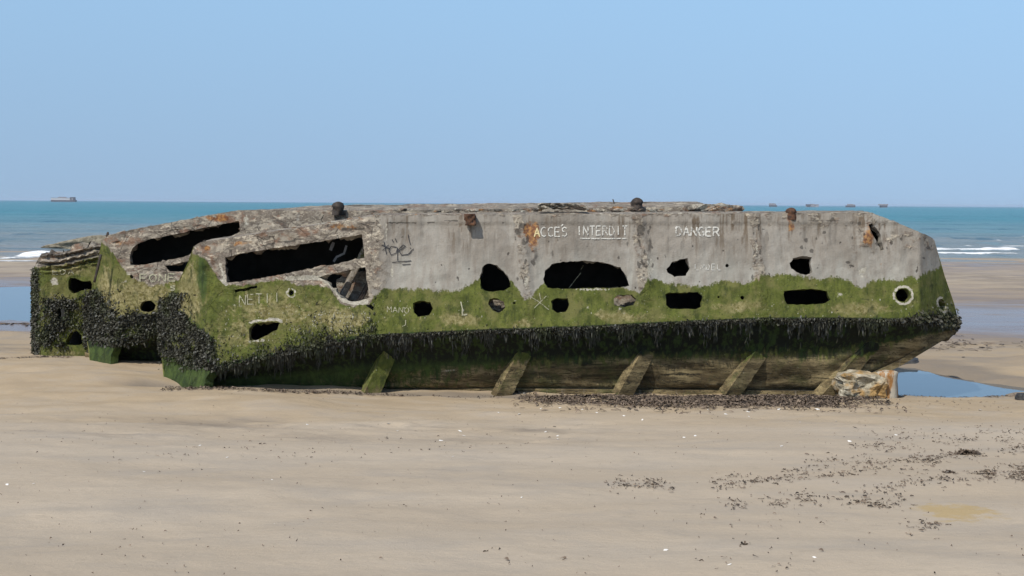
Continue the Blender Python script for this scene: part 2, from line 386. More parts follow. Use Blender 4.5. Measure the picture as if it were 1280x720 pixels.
def mat_sand():
    s = N('beach_sand')
    big = s.noise(.22, 5, .6, s.co((.5, 1.6, 1))); mid = s.noise(1.3, 6, .6, s.co((.7, 1.1, 1))); fine = s.noise(45, 5, .7); gr = s.noise(240, 3, .6)
    st = s.noise(1, 6, .62, s.co((.9, 3.2, 1), (2, 2, 0)))
    c = s.mix(s.rng(big, .32, .68), (.36, .29, .207), (.418, .347, .26))
    c = s.mix(s.mth('MULTIPLY', s.attr('gold'), .8), c, s.mix(s.rng(mid, .35, .65), (.315, .236, .142), (.375, .285, .178)))
    c = s.mix(s.mth('MULTIPLY', s.rng(s.noise(9, 6, .7, s.co((.7, 1.2, 1))), .5, .68), .28), c, (.27, .225, .165))
    c = s.mix(s.mth('MULTIPLY', s.rng(mid, .45, .7), .45), c, (.30, .262, .215))
    c = s.mix(s.mth('MULTIPLY', s.rng(st, .55, .75), .16), c, (.27, .225, .17))
    d = s.attr('damp_shade')
    c = s.mix(s.rng(s.mth('ADD', d, s.mth('MULTIPLY', s.mth('SUBTRACT', mid, .5), .7)), .2, .9, 0, .85), c, (.185, .152, .115))
    c = s.mix(s.mth('MULTIPLY', s.rng(gr, .55, .75), .3), c, (.2, .17, .13))
    c = s.mix(s.mth('MULTIPLY', s.rng(fine, .62, .72), .35), c, (.17, .145, .115))
    c = s.mix(s.rng(s.mth('ADD', s.attr('ochre'), s.mth('MULTIPLY', s.mth('SUBTRACT', s.noise(4.5, 7, .75), .5), 2.4)), .55, .95, 0, .8), c, (.37, .265, .115))
    w = s.attr('wet')
    fw = s.rng(s.mth('ADD', w, s.mth('MULTIPLY', s.mth('SUBTRACT', s.noise(.55, 6, .65, s.co((.45, .9, 1))), .5), .9)), .15, .85)
    c = s.mix(s.mth('MULTIPLY', fw, .85), c, (.175, .138, .134))
    rough = s.rng(fw, 0, 1, .93, .26)
    h = s.mth('ADD', s.mth('MULTIPLY', fine, .5), s.mth('ADD', s.mth('MULTIPLY', gr, .25), st))
    h = s.mth('ADD', h, s.mth('MULTIPLY', s.noise(12, 6, .7, s.co((.7, 1.2, 1))), 1.5))
    h = s.mth('MULTIPLY', h, s.rng(fw, 0, 1, 1, .12))
    bst = s.bump(h, .45, .02)
    return s.done(c, rough, bst, .35)
M_SAND = mat_sand()
g = mesh('beach_sand', np.stack([x, y, GZ.ravel()], -1), grid_faces(len(gy), len(gx)), M_SAND,
         attrs={'wet': np.clip(wet, 0, 1), 'damp_shade': damp_shade, 'ochre': ochre, 'gold': sst(15.5, 20.5, y + 3 * (n2 - .5)) * sst(70, 45, y)})
tag(g, 'tan beach sand sloping to the wreck and the sea', 'beach', kind='structure')

# ------------------------------------------------------------------ water
def mat_pool():
    s = N('still_water'); b = s.bump(s.noise(5, 3, .5, s.co((.6, 1.5, 1))), .05, .02)
    s.b.inputs['IOR'].default_value = 1.33
    return s.done((.05, .07, .085), .04, b, .6)
M_POOL = mat_pool()
def pool(name, poly, z, label, pad):
    P = [Vector((a, b)) for a, b in poly]; c = sum(P, Vector((0, 0))) / len(P)
    Q = [(p + (p - c).normalized() * pad) for p in P]
    o = mesh(name, [(q.x, q.y, z) for q in Q], [list(range(len(Q)))], M_POOL, smooth=False)
    return tag(o, label, 'tide pool', kind='structure')
pool('tide_pool', POOL_R, -.115, 'shallow blue tide pool on the sand beside the stern of the near pontoon', .6)
pool('tide_pool', POOL_L, -.24, 'long blue tide pool behind the low pontoon stub', 1.2)

SEAZ = -.36
sx = axis([(-40000, -3000, 8), (-3000, -300, 20), (-300, -75, 60), (-75, 75, 360), (75, 300, 60), (300, 3000, 20), (3000, 40000, 8)])
sy = axis([(66, 200, 330), (200, 500, 200), (500, 1500, 90), (1500, 6000, 30), (6000, 60000, 14)])
SX, SY = np.meshgrid(sx, sy); X, Y = SX.ravel(), SY.ravel()
Z = np.full(X.shape, SEAZ)
fade = sst(900, 200, Y) * sst(66, 100, Y) * sst(400, 150, abs(X))
Z += fade * ((fbm(X * .05, Y * .22, 3, 61) - .5) * .5 + (fbm(X * .3, Y * .9, 3, 63) - .5) * .12)
FOAM = [  # survey line of each breaker: list of (u, v), half depth m, strength
    ([(1150, 313), (1200, 313.5), (1290, 314)], 1.6, 1.0), ([(1150, 317.5), (1220, 318), (1290, 317.5)], .8, .75),
    ([(1180, 303.5), (1192, 303)], 1.9, .8), ([(1228, 306), (1246, 306.5)], 1.8, .8), ([(1262, 296), (1300, 297)], 4.0, .95),
    ([(1262, 308), (1300, 309)], 1.8, .8), ([(1170, 309), (1215, 310)], 1.2, .5),
    ([(-30, 324), (10, 321.5), (28, 319), (48, 319.5), (60, 322)], 3.0, 1.35), ([(-30, 325.5), (20, 324), (52, 323)], 1.2, .9), ([(-30, 327), (70, 328)], .6, .7), ([(40, 306.5), (95, 306)], 1.5, .45), ([(1225, 301), (1262, 301.5)], 1.5, .6), ([(1195, 307), (1232, 307.4)], 1.6, .7), ([(1150, 299), (1175, 299)], 1.4, .55), ([(1240, 310.5), (1300, 311)], 1.3, .8)]
foam = np.zeros(X.shape)
for pts, hw, stg in FOAM:
    W = [];
    for (u, v) in pts:
        d = ray(np.array([u]), np.array([v]))[0]; t = (CAMZ - SEAZ) / -d[2]; W.append((d[0] * t, d[1] * t))
    W = np.array(W); yy = np.interp(X, W[:, 0], W[:, 1], left=-1e6, right=-1e6)
    e = np.clip(np.minimum(X - W[0, 0], W[-1, 0] - X) / 1.5, 0, 1)
    q = (Y - yy + (fbm(X * .5, X * 0 + hw, 3, 5) - .5) * hw * 2) / (hw * (.6 + .8 * fbm(X * .8, Y * .8, 2, 9)))
    a = np.exp(-np.abs(q) ** 2.2) * e * stg
    foam = np.maximum(foam, a)
Z += foam * .16
def mat_sea():
    s = N('sea_water')
    sep = s.n('ShaderNodeSeparateXYZ'); s.l(s.tc.outputs['Object'], sep.inputs[0]); yv = sep.outputs[1]
    yn = s.mth('ADD', yv, s.mth('MULTIPLY', s.mth('SUBTRACT', s.noise(.012, 4, .6, s.co((.35, 1.3, 1))), .5), 260))
    c = s.mix(s.rng(yn, 80, 230), (.20, .205, .195), (.10, .20, .225))
    c = s.mix(s.rng(yn, 170, 420), c, (.036, .185, .225))
    c = s.mix(s.rng(yv, 900, 5000), c, (.026, .145, .19))
    band = s.noise(.03, 5, .6, s.co((.12, 1, 1)))
    c = s.mix(s.mth('MULTIPLY', s.rng(band, .5, .66), .4), c, (.016, .085, .12))
    c = s.mix(s.mth('MULTIPLY', s.rng(s.noise(.16, 5, .65, s.co((.16, 1, 1), (3, 3, 0))), .54, .66), .5), c, (.02, .09, .125))
    ds = s.noise(.16, 4, .6, s.co((1, .3, 1), (9, 4, 0)))
    c = s.mix(s.mth('MULTIPLY', s.rng(ds, .575, .65), .6), c, (.012, .075, .115)); c = s.mix(s.mth('MULTIPLY', s.rng(ds, .40, .33), .3), c, (.10, .25, .30))
    ff = s.rng(s.mth('ADD', s.attr('foam'), s.mth('MULTIPLY', s.mth('SUBTRACT', s.noise(1.1, 6, .75, s.co((.6, 1, 1))), .5), 1.5)), .36, .66)
    c = s.mix(ff, c, (.82, .83, .82))
    r = s.rng(ff, 0, 1, .28, .9)
    w1 = s.noise(.35, 5, .62, s.co((.3, 1, 1))); w2 = s.noise(1.7, 4, .6, s.co((.45, 1, 1)))
    h = s.mth('ADD', w1, s.mth('MULTIPLY', w2, .35))
    s.b.inputs['IOR'].default_value = 1.33
    return s.done(c, r, s.bump(h, 1.0, 1.1), .28)
o = mesh('sea', np.stack([X, Y, Z], -1), grid_faces(len(sy), len(sx)), mat_sea(), attrs={'foam': foam})
tag(o, 'green blue sea with small breakers at the shore', 'sea', kind='structure')

# ------------------------------------------------------------------ masks shared by hull patches
ATT = ('algae', 'warm', 'weed', 'rust', 'pale', 'dark', 'rough', 'tan', 'slime', 'lime', 'drip')
def zero(U): return {k: np.zeros(U.shape) for k in ATT}

def sizes(U, V, amp=1.0):
    return amp * ((fbm(U / 60, V / 60, 3, 71) - .5) * .06 + (fbm(U / 9, V / 9, 3, 73) - .5) * .03)

def ribbon(strokes, dep, dispf, w, parent, name, mat, step=1.6, proud=.012):
    V = []; Fc = []
    for st in strokes:
        st = poly_refine(st, step, .18, closed=False)
        P = np.array(st)
        if len(P) < 2: continue
        T = np.gradient(P, axis=0); T /= (np.hypot(T[:, 0], T[:, 1])[:, None] + 1e-9)
        Nn = np.stack([-T[:, 1], T[:, 0]], -1)
        ww = w * (.75 + .5 * vn(P[:, 0] / 2.3, P[:, 1] / 2.3, 3)) / 2
        b = len(V)
        for sgn in (-1, 0, 1):
            Q = P + Nn * (ww * sgn)[:, None]
            d = dep(Q[:, 0], Q[:, 1]) - dispf(Q[:, 0], Q[:, 1]) - proud
            V += at(Q[:, 0], Q[:, 1], d).tolist()
        n = len(P)
        for r in range(2):
            for i in range(n - 1): Fc.append([b + r * n + i, b + r * n + i + 1, b + (r + 1) * n + i + 1, b + (r + 1) * n + i])
    return mesh(name, V, Fc, mat, parent)

GLY = {'A': [[(0, 1), (.5, 0), (1, 1)], [(.2, .62), (.8, .62)]],
 'C': [[(.95, .12), (.6, 0), (.2, .12), (0, .5), (.2, .88), (.6, 1), (.95, .88)]],
 'E': [[(.9, 0), (0, 0), (0, 1), (.95, 1)], [(0, .5), (.75, .5)]],
 'S': [[(.9, .12), (.5, 0), (.1, .15), (.15, .4), (.8, .58), (.92, .82), (.5, 1), (.05, .88)]],
 'I': [[(.5, 0), (.5, 1)]], 'N': [[(0, 1), (.05, 0), (.95, 1), (1, 0)]], 'T': [[(0, 0), (1, 0)], [(.5, 0), (.5, 1)]],
 'R': [[(0, 1), (0, 0), (.7, .03), (.9, .25), (.7, .5), (0, .52)], [(.45, .52), (1, 1)]],
 'D': [[(0, 0), (0, 1), (.55, .95), (.95, .6), (.9, .3), (.5, .04), (0, 0)]],
 'G': [[(.95, .15), (.6, 0), (.2, .1), (0, .5), (.2, .9), (.6, 1), (.95, .85), (.95, .55), (.6, .55)]],
 'L': [[(0, 0), (0, 1), (.9, 1)]], 'M': [[(0, 1), (.05, 0), (.5, .6), (.95, 0), (1, 1)]],
 'O': [[(.5, 0), (.1, .2), (0, .6), (.3, 1), (.7, 1), (1, .6), (.9, .2), (.5, 0)]],
 'F': [[(.9, 0), (0, 0), (0, 1)], [(0, .5), (.7, .5)]], 'K': [[(0, 0), (0, 1)], [(.9, 0), (0, .55), (.95, 1)]]}
def word(txt, u0_, u1_, v0, v1, slope=0, gap=.3):
    n = len(txt); wd = (u1_ - u0_) / (n + (n - 1) * gap); st = []
    for i, ch in enumerate(txt):
        x0 = u0_ + i * wd * (1 + gap); k = .0
        for s_ in GLY[ch]: st.append([(x0 + p[0] * wd, v0 + p[1] * (v1 - v0) + slope * (x0 - u0_)) for p in s_])
    return st

# frond scatter ---------------------------------------------------------------
def fronds(P, Nrm, L, wdt, hang=1.0, spread=.5, tint=None):
    """little hanging blades: P anchor points, Nrm outward normals"""
    V = []; Fc = []; T = []
    n = len(P); rnd = RNG
    for i in range(n):
        p = np.array(P[i]); nr = np.array(Nrm[i]); l = L[i]; w = wdt * rnd.uniform(.6, 1.5)
        side = np.array([rnd.uniform(-1, 1), rnd.uniform(-.4, .4), 0]); side /= np.linalg.norm(side) + 1e-9
        side2 = side * w
        drift = np.array([rnd.normal(0, spread), rnd.normal(0, spread * .5), 0])
        q = p.copy(); d = nr * .8 + np.array([0, 0, -.2 * hang]) + drift
        b = len(V); t = tint[i] if tint is not None else rnd.random()
        k = 3
        for j in range(k + 1):
            ws = (1, 1.15, .9, .25)[j]
            V.append((q - side2 * ws / 2).tolist()); V.append((q + side2 * ws / 2).tolist()); T += [t, t]
            d = d * .45 + np.array([drift[0] * .5, -.08, -hang]) * .7
            q = q + d / np.linalg.norm(d) * l / k
        for j in range(k): Fc.append([b + 2 * j, b + 2 * j + 1, b + 2 * j + 3, b + 2 * j + 2])
    return V, Fc, T

def clutter(P, Nrm, size, tint=None):
    """curled bushy blades in all directions"""
    V = []; Fc = []; T = []
    for i in range(len(P)):
        p = np.array(P[i]); nr = np.array(Nrm[i]); s_ = size * RNG.uniform(.5, 1.5)
        d = RNG.normal(0, 1, 3); d = d / np.linalg.norm(d) + nr * .8 + np.array([0, 0, -.35]); d /= np.linalg.norm(d)
        sd = np.cross(d, RNG.normal(0, 1, 3)); sd /= np.linalg.norm(sd) + 1e-9
        b = len(V); t = tint[i] if tint is not None else RNG.random()
        c = np.cross(d, sd)
        for j, (k, ws) in enumerate(((0, .6), (.5, 1), (.9, .6))):
            q = p + d * s_ * k + c * s_ * .45 * k * k - np.array([0, 0, s_ * .25 * k])
            V.append((q - sd * s_ * .3 * ws).tolist()); V.append((q + sd * s_ * .3 * ws).tolist()); T += [t, t]
        for j in range(2): Fc.append([b + 2 * j, b + 2 * j + 1, b + 2 * j + 3, b + 2 * j + 2])
    return V, Fc, T

def merge(*parts):
    V = []; Fc = []; T = []
    for v, f, t in parts:
        b = len(V); V += list(v); Fc += [[i + b for i in q] for q in f]; T += list(t)
    return V, Fc, T

# ------------------------------------------------------------------ PONTOON builder pieces
PXM = 77.0
class Hull:
    pass

def build_hull(H, root):
    # side wall with openings
    U, V, Fc = sheet(H.outline, H.holes, H.step, .8, .7)
    D = H.depth(U, V) - H.disp(U, V)
    at_ = H.masks(U, V)
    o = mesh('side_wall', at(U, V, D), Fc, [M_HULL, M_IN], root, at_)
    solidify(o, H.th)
    # stations
    tu = np.array([p[0] for p in H.top]); tv = np.array([p[1] for p in H.top])
    us = np.arange(tu[0], tu[-1] + .01, 4.0); us[-1] = tu[-1]
    vs = np.interp(us, tu, tv); n = len(us)
    near = at(us, vs, H.depth(us, vs) - H.disp(us, vs) * .6)
    s = (us - us[0]) / (us[-1] - us[0])
    bow = H.bow(us, vs)
    far = near.copy(); far[:, 1] = H.yfar - bow; far[:, 2] += H.tilt * sst(290, 420, us) * sst(930, 880, us)
    # deck
    rows = 12; V_ = []
    for r in range(rows):
        t = r / (rows - 1); q = near * (1 - t) + far * t
        q = q.copy(); q[:, 2] += (fbm(us / 18, np.full(n, r * 1.7), 3, 91) - .5) * H.deckrough * (0.3 if r == 0 else 1) + H.camber * math.sin(t * math.pi) 
        V_.append(q)
    V_ = np.concatenate(V_)
    A_ = {k: np.zeros(len(V_)) for k in ATT}
    A_['rough'][:] = .62; A_['rust'][:] = .12; A_['pale'] = .42 * sst(.45, .7, fbm(np.tile(us, rows) / 9, np.repeat(np.arange(rows), n) * .9, 3, 13)); A_['dark'] = .5 * sst(.5, .7, fbm(np.tile(us, rows) / 14, np.repeat(np.arange(rows), n) * 1.2, 3, 14))
    A_['algae'][:] = np.tile(np.interp(us, *zip(*H.deckalgae)), rows)
    d = mesh('deck', V_, grid_faces(rows, n), [M_HULL, M_IN], root, A_); solidify(d, .14)
    # back wall, following deck edge, rear chine and rear bilge
    cu = np.interp(s, [0, 1], [H.chine[0][0], H.chine[-1][0]])
    cl = [p[0] for p in H.chine]; cv = [p[1] for p in H.chine]
    fc = at(cu, np.interp(cu, cl, cv), H.depth(cu, np.interp(cu, cl, cv)))
    bc = fc.copy(); bc[:, 1] = H.yfar + .22 - H.bow(cu, np.interp(cu, cl, cv))
    bu = cu; bl = [p[0] for p in H.bottom]; bv = np.interp(bu, bl, [p[1] for p in H.bottom])
    fb = at(bu, bv, H.depth(cu, np.interp(cu, cl, cv)) + H.inset(bu))
    bb = fb.copy(); bb[:, 1] = np.maximum(fb[:, 1] + .15, H.yfar - .45)
    shr = .5 * sst(.10, 0, s) - .4 * sst(.92, 1, s); bc[:, 0] += shr; bb[:, 0] += shr
    rowsP = []
    for a, b_, k in ((far, bc, 8), (bc, bb, 6)):
        for j in range(k): rowsP.append(a * (1 - j / k) + b_ * (j / k))
    rowsP.append(bb); rowsP = np.array(rowsP)
    rowsP[:, :, 1] += (fbm(np.tile(us, (len(rowsP), 1)) / 30, np.arange(len(rowsP))[:, None] * .8 + 0 * us, 3, 17) - .5) * .05
    V_ = rowsP.reshape(-1, 3); zz = V_[:, 2]
    A_ = {k: np.zeros(len(V_)) for k in ATT}
    A_['algae'] = sst(2.0, 1.4, zz); A_['weed'] = sst(1.1, .8, zz); A_['rough'][:] = .3
    w = mesh('back_wall', V_, grid_faces(len(rowsP), n), [M_HULL, M_IN], root, A_); solidify(w, .14)
    # bottom
    rows = 4; V_ = np.concatenate([fb * (1 - r / 3) + bb * (r / 3) for r in range(rows)])
    A_ = {k: np.zeros(len(V_)) for k in ATT}; A_['tan'][:] = .8; A_['weed'][:] = .2
    w = mesh('hull_bottom', V_, grid_faces(rows, n, True), [M_HULL, M_IN], root, A_); solidify(w, .1)
    # end walls closing the box between near and rear faces
    for e, sil in ((0, H.silL), (-1, H.silR)):
        su = np.array([p[0] for p in sil], float); sv = np.array([p[1] for p in sil], float)
        fr = at(su, sv, H.depth(su, sv))
        k = len(sil); t = np.linspace(0, 1, k)
        colp = rowsP[:, e, :]; tb = np.linspace(0, 1, len(colp))
        bk = np.stack([np.interp(t, tb, colp[:, c]) for c in range(3)], -1)
        zz = fr[:, 2]; bk = np.stack([np.interp(-zz, -colp[::1, 2], colp[::1, 0]), np.interp(-zz, -colp[:, 2], colp[:, 1]), zz], -1)
        sgn = 1 if e == 0 else -1; bk[:, 0] = fr[:, 0] + sgn * .12; bk[:, 1] = np.maximum(bk[:, 1], fr[:, 1] + .3)
        nn = 8; V_ = np.concatenate([fr * (1 - j / (nn - 1)) + bk * (j / (nn - 1)) for j in range(nn)])
        A_ = {q: np.zeros(len(V_)) for q in ATT}
        A_['algae'] = sst(2.5, 2.2, V_[:, 2]); A_['weed'] = sst(1.4, 1.1, V_[:, 2]) * sst(.4, .6, V_[:, 2])
        w = mesh('end_wall', V_, grid_faces(nn, k, e == 0), [M_HULL, M_IN], root, A_); solidify(w, .025, 0)
    # undercut lower hull
    cu = np.arange(H.lowrange[0], H.lowrange[1] + .01, 3.0); n = len(cu)
    v0 = np.interp(cu, cl, cv); v1 = np.interp(cu, bl, [p[1] for p in H.bottom])
    rows = 22; Vv = []; Uv = []; Vt = []
    d0 = H.depth(cu, v0)
    for r in range(rows):
        t = r / (rows - 1)
        ins = np.interp(t, [0, .38, .86, .92, 1], [0, .58, .93, 1.15, 1.2])
        vv = v0 + (v1 - v0) * t
        dd = d0 + .02 + H.inset(cu) * ins - (fbm(cu / 45, np.full(n, t * 5), 4, 33) - .5) * .17 - (fbm(cu / 5, np.full(n, t * 12), 2, 35) - .5) * .025
        Vv.append(at(cu, vv, dd)); Uv.append(cu); Vt.append(np.full(n, t))
    P = np.concatenate(Vv); UU = np.concatenate(Uv); TT = np.concatenate(Vt)
    w = mesh('lower_hull', P, grid_faces(rows, n, True), [M_HULL, M_IN], root, H.lowmasks(UU, TT)); solidify(w, .1)
    return o

# ================================================================== near pontoon
A = Hull()
A.step = 2.6; A.th = .15; A.yfar = 24.0; A.deckrough = .03; A.camber = .03; A.tilt = 0
A.deckalgae = [(240, .2), (300, .0), (1200, 0)]
A.top = [(243, 308), (250, 303), (285, 298), (330, 291), (380, 284), (430, 276), (470, 269.5), (600, 268.5), (760, 268), (930, 267), (1000, 266.5), (1090, 266), (1110, 274), (1140, 286), (1163, 296), (1167, 300)]
A.chine = [(199, 420), (230, 440), (262, 462), (330, 447), (400, 432), (470, 419), (600, 413), (720, 409), (860, 402), (960, 398), (1050, 398), (1150, 400), (1198, 409)]
A.bottom = [(199, 486), (262, 492), (470, 494), (640, 493), (1040, 496), (1125, 458), (1198, 414)]
A.silL = [(243, 308), (235, 330), (222, 356), (204, 395), (199, 420), (203, 450), (205, 470), (206, 486)]
A.silR = [(1167, 300), (1180, 345), (1192, 380), (1197, 400), (1198, 410)]
A.outline = A.top + [(1180, 345), (1192, 380), (1198, 402), (1198, 409), (1150, 400), (1050, 398), (960, 398), (860, 402), (720, 409), (600, 413), (470, 419), (400, 432), (330, 447),
             (265, 462), (258, 472), (252, 494), (228, 492), (206, 486), (203, 450), (199, 420), (204, 395), (222, 356), (235, 330)]
A.holes = [
 [(281, 322), (300, 317), (350, 309), (400, 302), (452, 293), (454, 305), (456, 322), (420, 330), (380, 337), (330, 347), (300, 352), (283, 353)],
 [(398, 346), (430, 339), (457, 334), (459, 352), (461, 372), (447, 377), (436, 376), (427, 372), (418, 361), (410, 353)],
 [(293, 362), (300, 361), (321, 357), (322, 359.5), (300, 365), (294, 366)],
 ell(364, 366, 3.2, 3.2, 9),
 [(311, 411), (318, 404), (340, 402), (350, 404), (346, 412), (335, 418), (322, 425), (312, 425)],
 [(457, 381), (464, 380), (467, 384), (466, 388), (461, 384)],
 [(516, 379), (524, 376), (538, 377), (541, 386), (537, 394), (522, 396), (517, 390)],
 [(600, 345), (603, 334), (610, 329), (622, 332), (634, 344), (640, 358), (630, 363), (612, 365), (601, 361)],
 [(610, 380), (612, 374), (620, 372), (630, 377), (631, 385), (626, 391), (616, 389)],
 [(679, 350), (682, 338), (690, 330), (705, 327), (735, 326), (760, 329), (775, 334), (783, 345), (786, 357), (770, 360), (740, 360), (700, 361), (684, 360)],
 [(689, 376), (697, 372), (710, 373), (712, 382), (707, 390), (697, 391), (690, 387)],
 [(767, 373), (772, 369), (790, 368), (796, 374), (792, 381), (780, 384), (768, 382)],
 [(833, 337), (840, 328), (850, 324), (860, 323), (862, 337), (857, 344), (843, 346), (834, 341)],
 [(832, 368), (836, 366), (872, 365), (878, 370), (877, 383), (870, 386), (838, 386), (833, 382)],
 ell(909, 332, 2.6, 2.4, 8), ell(898, 371.5, 1.6, 1.6, 7), ell(928, 372, 3, 2.8, 8), ell(643, 379, 1.6, 1.6, 7),
 [(987, 329), (992, 323), (1003, 320), (1015, 321), (1013, 330), (1016, 340), (1010, 345), (998, 341), (989, 336)],
 [(979, 364), (990, 362), (1015, 361), (1034, 364), (1038, 375), (1030, 380), (984, 381), (981, 375)],
 ell(1129, 369, 9.2, 8.6, 14), ell(1178, 381, 4.2, 8, 12, -.35),
 [(1086, 281), (1090, 279), (1099, 290), (1105, 312), (1101, 313), (1095, 300), (1089, 289)],
]
def ueA(v): return np.interp(v, [303, 330, 400, 460, 494], [250, 254, 262, 264, 252])
def bowA(u, v): return (np.clip(ueA(v) - u, 0, 200) + np.clip(u - 1150, 0, 200)) / PXM * 1.5
A.bow = bowA
def chv(H, u): return np.interp(u, [p[0] for p in H.chine], [p[1] for p in H.chine])
def depA(u, v):
    u = np.asarray(u, float); v = np.asarray(v, float)
    return 22.0 + np.clip(chv(A, u) - v, 0, 400) / PXM * .16 + bowA(u, v)
A.depth = depA
def bandA(U, V):
    k = np.zeros(np.shape(U))
    for a, b, c, d in ((641, 648, 656, 662), (786, 794, 806, 828), (934, 940, 950, 962)):
        uu = U - (V - 300) * .12
        k = np.maximum(k, sst(a - 3, b, uu) * sst(c + 5, c, uu))
    k = np.maximum(k, sst(455, 462, U) * sst(492, 480, U) * .9)
    return k
def dispA(U, V):
    U = np.asarray(U, float); V = np.asarray(V, float)
    d = sizes(U, V) + .035 * bandA(U, V) * sst(385, 350, V)
    rotten = sst(480, 440, U)
    d = d + rotten * ((fbm(U / 14, V / 10, 4, 81) - .5) * .09) * sst(410, 350, V)
    d = d + sst(279.6, 278.2, V) * sst(470, 490, U) * .022
    # rust tear bulges outward
    d = d + .09 * blob(U, V, 1084, 296, 9, 14)
    return d
A.disp = dispA
TIDE = [(200, 326), (240, 318), (255, 322), (262, 332), (272, 348), (282, 357), (300, 358), (330, 353), (350, 348), (370, 356), (395, 358), (412, 360), (425, 381), (440, 384), (462, 382), (466, 374), (480, 361), (540, 360), (575, 362), (600, 348), (615, 338), (640, 350), (657, 374), (668, 366), (680, 352), (720, 358), (785, 360), (800, 364), (812, 350), (845, 355), (880, 356), (905, 351), (930, 351), (960, 345), (985, 340), (1010, 348), (1060, 347), (1076, 364), (1090, 350), (1120, 350), (1150, 345), (1170, 338), (1182, 328), (1200, 325)]
PITS = []
for i_ in range(95):
    if i_ < 55:
        bu_ = (652, 805, 948, 800, 655)[i_ % 5]; cv_ = RNG.uniform(280, 350); PITS.append((bu_ + (cv_ - 300) * .12 + RNG.normal(0, 7), cv_, RNG.uniform(1, 2.6), RNG.uniform(1.5, 6)))
    elif i_ < 80: PITS.append((RNG.uniform(1000, 1165), RNG.uniform(272, 335), RNG.uniform(1.2, 4), RNG.uniform(1.2, 4)))
    else: PITS.append((RNG.uniform(490, 1000), RNG.uniform(283, 345), RNG.uniform(1, 2.2), RNG.uniform(1, 2.5)))
def masksA(U, V):
    m = zero(U); td = np.interp(U, [p[0] for p in TIDE], [p[1] for p in TIDE])
    m['algae'] = np.clip(.5 + (V - td) / 16, 0, 1.6)
    m['algae'] = np.where(U < 465, np.clip(.5 + (V - td) / 10, 0, 1.6), m['algae'])
    wm = sum(a * blob(U, V, *b) for a, b in ((.75, (340, 388, 75, 30)), (.8, (430, 400, 30, 18)), (.6, (300, 425, 40, 14)), (1.0, (236, 362, 17, 42)), (.75, (578, 399, 26, 11)), (.7, (650, 405, 24, 9)), (.7, (765, 396, 38, 11)), (.8, (925, 383, 36, 11)), (.8, (1085, 386, 44, 11)), (.35, (520, 400, 80, 10)), (.4, (830, 396, 50, 8)), (.3, (1010, 388, 60, 8))))
    m['warm'] = np.clip(wm, 0, 1) * .95
    ch = chv(A, U)
    wd = np.where(U > 460, sst(-4, 1, V - ch), sst(-10, 2, V - ch))
    wd = np.where(U < 268, np.maximum(sst(12, -6, pdist(U, V, [(196, 425), (215, 400), (232, 408), (250, 425), (262, 446)], False) - 14), 0), wd)
    wd = np.where(U < 268, np.where(V > 452, 0, wd) * (.35 + .65 * sst(.36, .54, fbm(U / 11, V / 11, 4, 101))), wd)
    wd = np.maximum(wd, sst(1120, 1190, U) * sst(386, 398, V))
    m['weed'] = wd
    rs = sum(a * blob(U, V, *b) for a, b in ((.8, (662, 290, 12, 12)), (.5, (668, 305, 10, 22)), (.9, (1086, 296, 9, 15)), (.5, (1101, 325, 4, 22)), (.95, (259, 311, 5, 4)), (.62, (300, 304, 34, 5)), (.65, (425, 284, 34, 6)), (.45, (588, 280, 7, 10)), (.6, (987, 281, 5, 12)), (.3, (800, 300, 10, 30)), (.4, (1000, 285, 14, 7))))
    m['rust'] = np.clip(rs, 0, 1)
    m['lime'] = .55 * sst(300, 350, V) * sst(470, 500, U) * (.4 + fbm(U / 30, V / 30, 3, 95)); m['drip'] = sst(345, 272, V) * sst(470, 490, U) * (.25 + 1.2 * sst(.35, .65, fbm(U / 25, U * 0, 3, 96)))
    m['slime'] = np.clip(sst(440, 455, V) * sst(275, 262, U) + .75 * blob(U, V, 253, 345, 9, 40) + .35 * sst(380, 345, V) * sst(600, 640, U), 0, 1)
    pl = np.exp(-((np.hypot((U - 1129), (V - 369) * 1.05) - 11.5) / 2.0) ** 2) * .9
    c, s_ = math.cos(-.35), math.sin(-.35)
    du, dv = U - 1178, V - 381; a_, b_ = du * c + dv * s_, -du * s_ + dv * c
    pl = np.maximum(pl, np.exp(-((np.hypot(a_ / 5.5, b_ / 9.5) - 1) / .22) ** 2) * .9)
    pl = np.maximum(pl, np.exp(-((np.hypot(U - 364, V - 366) - 5) / 1.6) ** 2) * .8)
    pl = np.maximum(pl, .85 * sst(5, 1.5, pdist(U, V, [(360, 348), (385, 347), (403, 348), (412, 354), (420, 364), (430, 375), (442, 379), (458, 377)], False)))
    pl = np.maximum(pl, .7 * sst(3.5, 1, pdist(U, V, [(313, 403), (320, 401), (345, 399), (352, 402)], False)))
    pl = np.maximum(pl, .6 * sst(3, 1, pdist(U, V, [(312, 427), (330, 425)], False)))
    pl = np.maximum(pl, .62 * sst(4, 1, pdist(U, V, [(275, 330), (283, 356), (276, 350)], False)))
    for cx, cy, rx, ry in ((740, 362, 40, 3), (1050, 369, 5, 6), (1040, 390, 3, 3), (775, 386, 5, 3), (735, 384, 6, 3), (483, 290, 2.5, 20), (490, 340, 3, 18), (658, 352, 5, 16), (812, 335, 7, 20), (1078, 340, 9, 12), (946, 310, 3, 14), (962, 318, 3, 10), (700, 318, 3, 2), (578, 388, 3, 7)):
        pl = np.maximum(pl, .62 * blob(U, V, cx, cy, rx, ry))
    m['pale'] = pl
    dk = .95 * sst(2.2, .8, pdist(U, V, [(262, 316), (300, 312), (345, 304), (395, 296), (412, 290), (418, 287), (455, 286)], False)) * (U < 470) * sst(.3, .5, fbm(U / 12, V * 0, 3, 57))
    dk = np.maximum(dk, .8 * sst(1.6, .5, pdist(U, V, [(455, 278), (520, 279), (560, 276), (640, 278)], False)) * sst(.45, .6, fbm(U / 10, V * 0, 3, 58)))
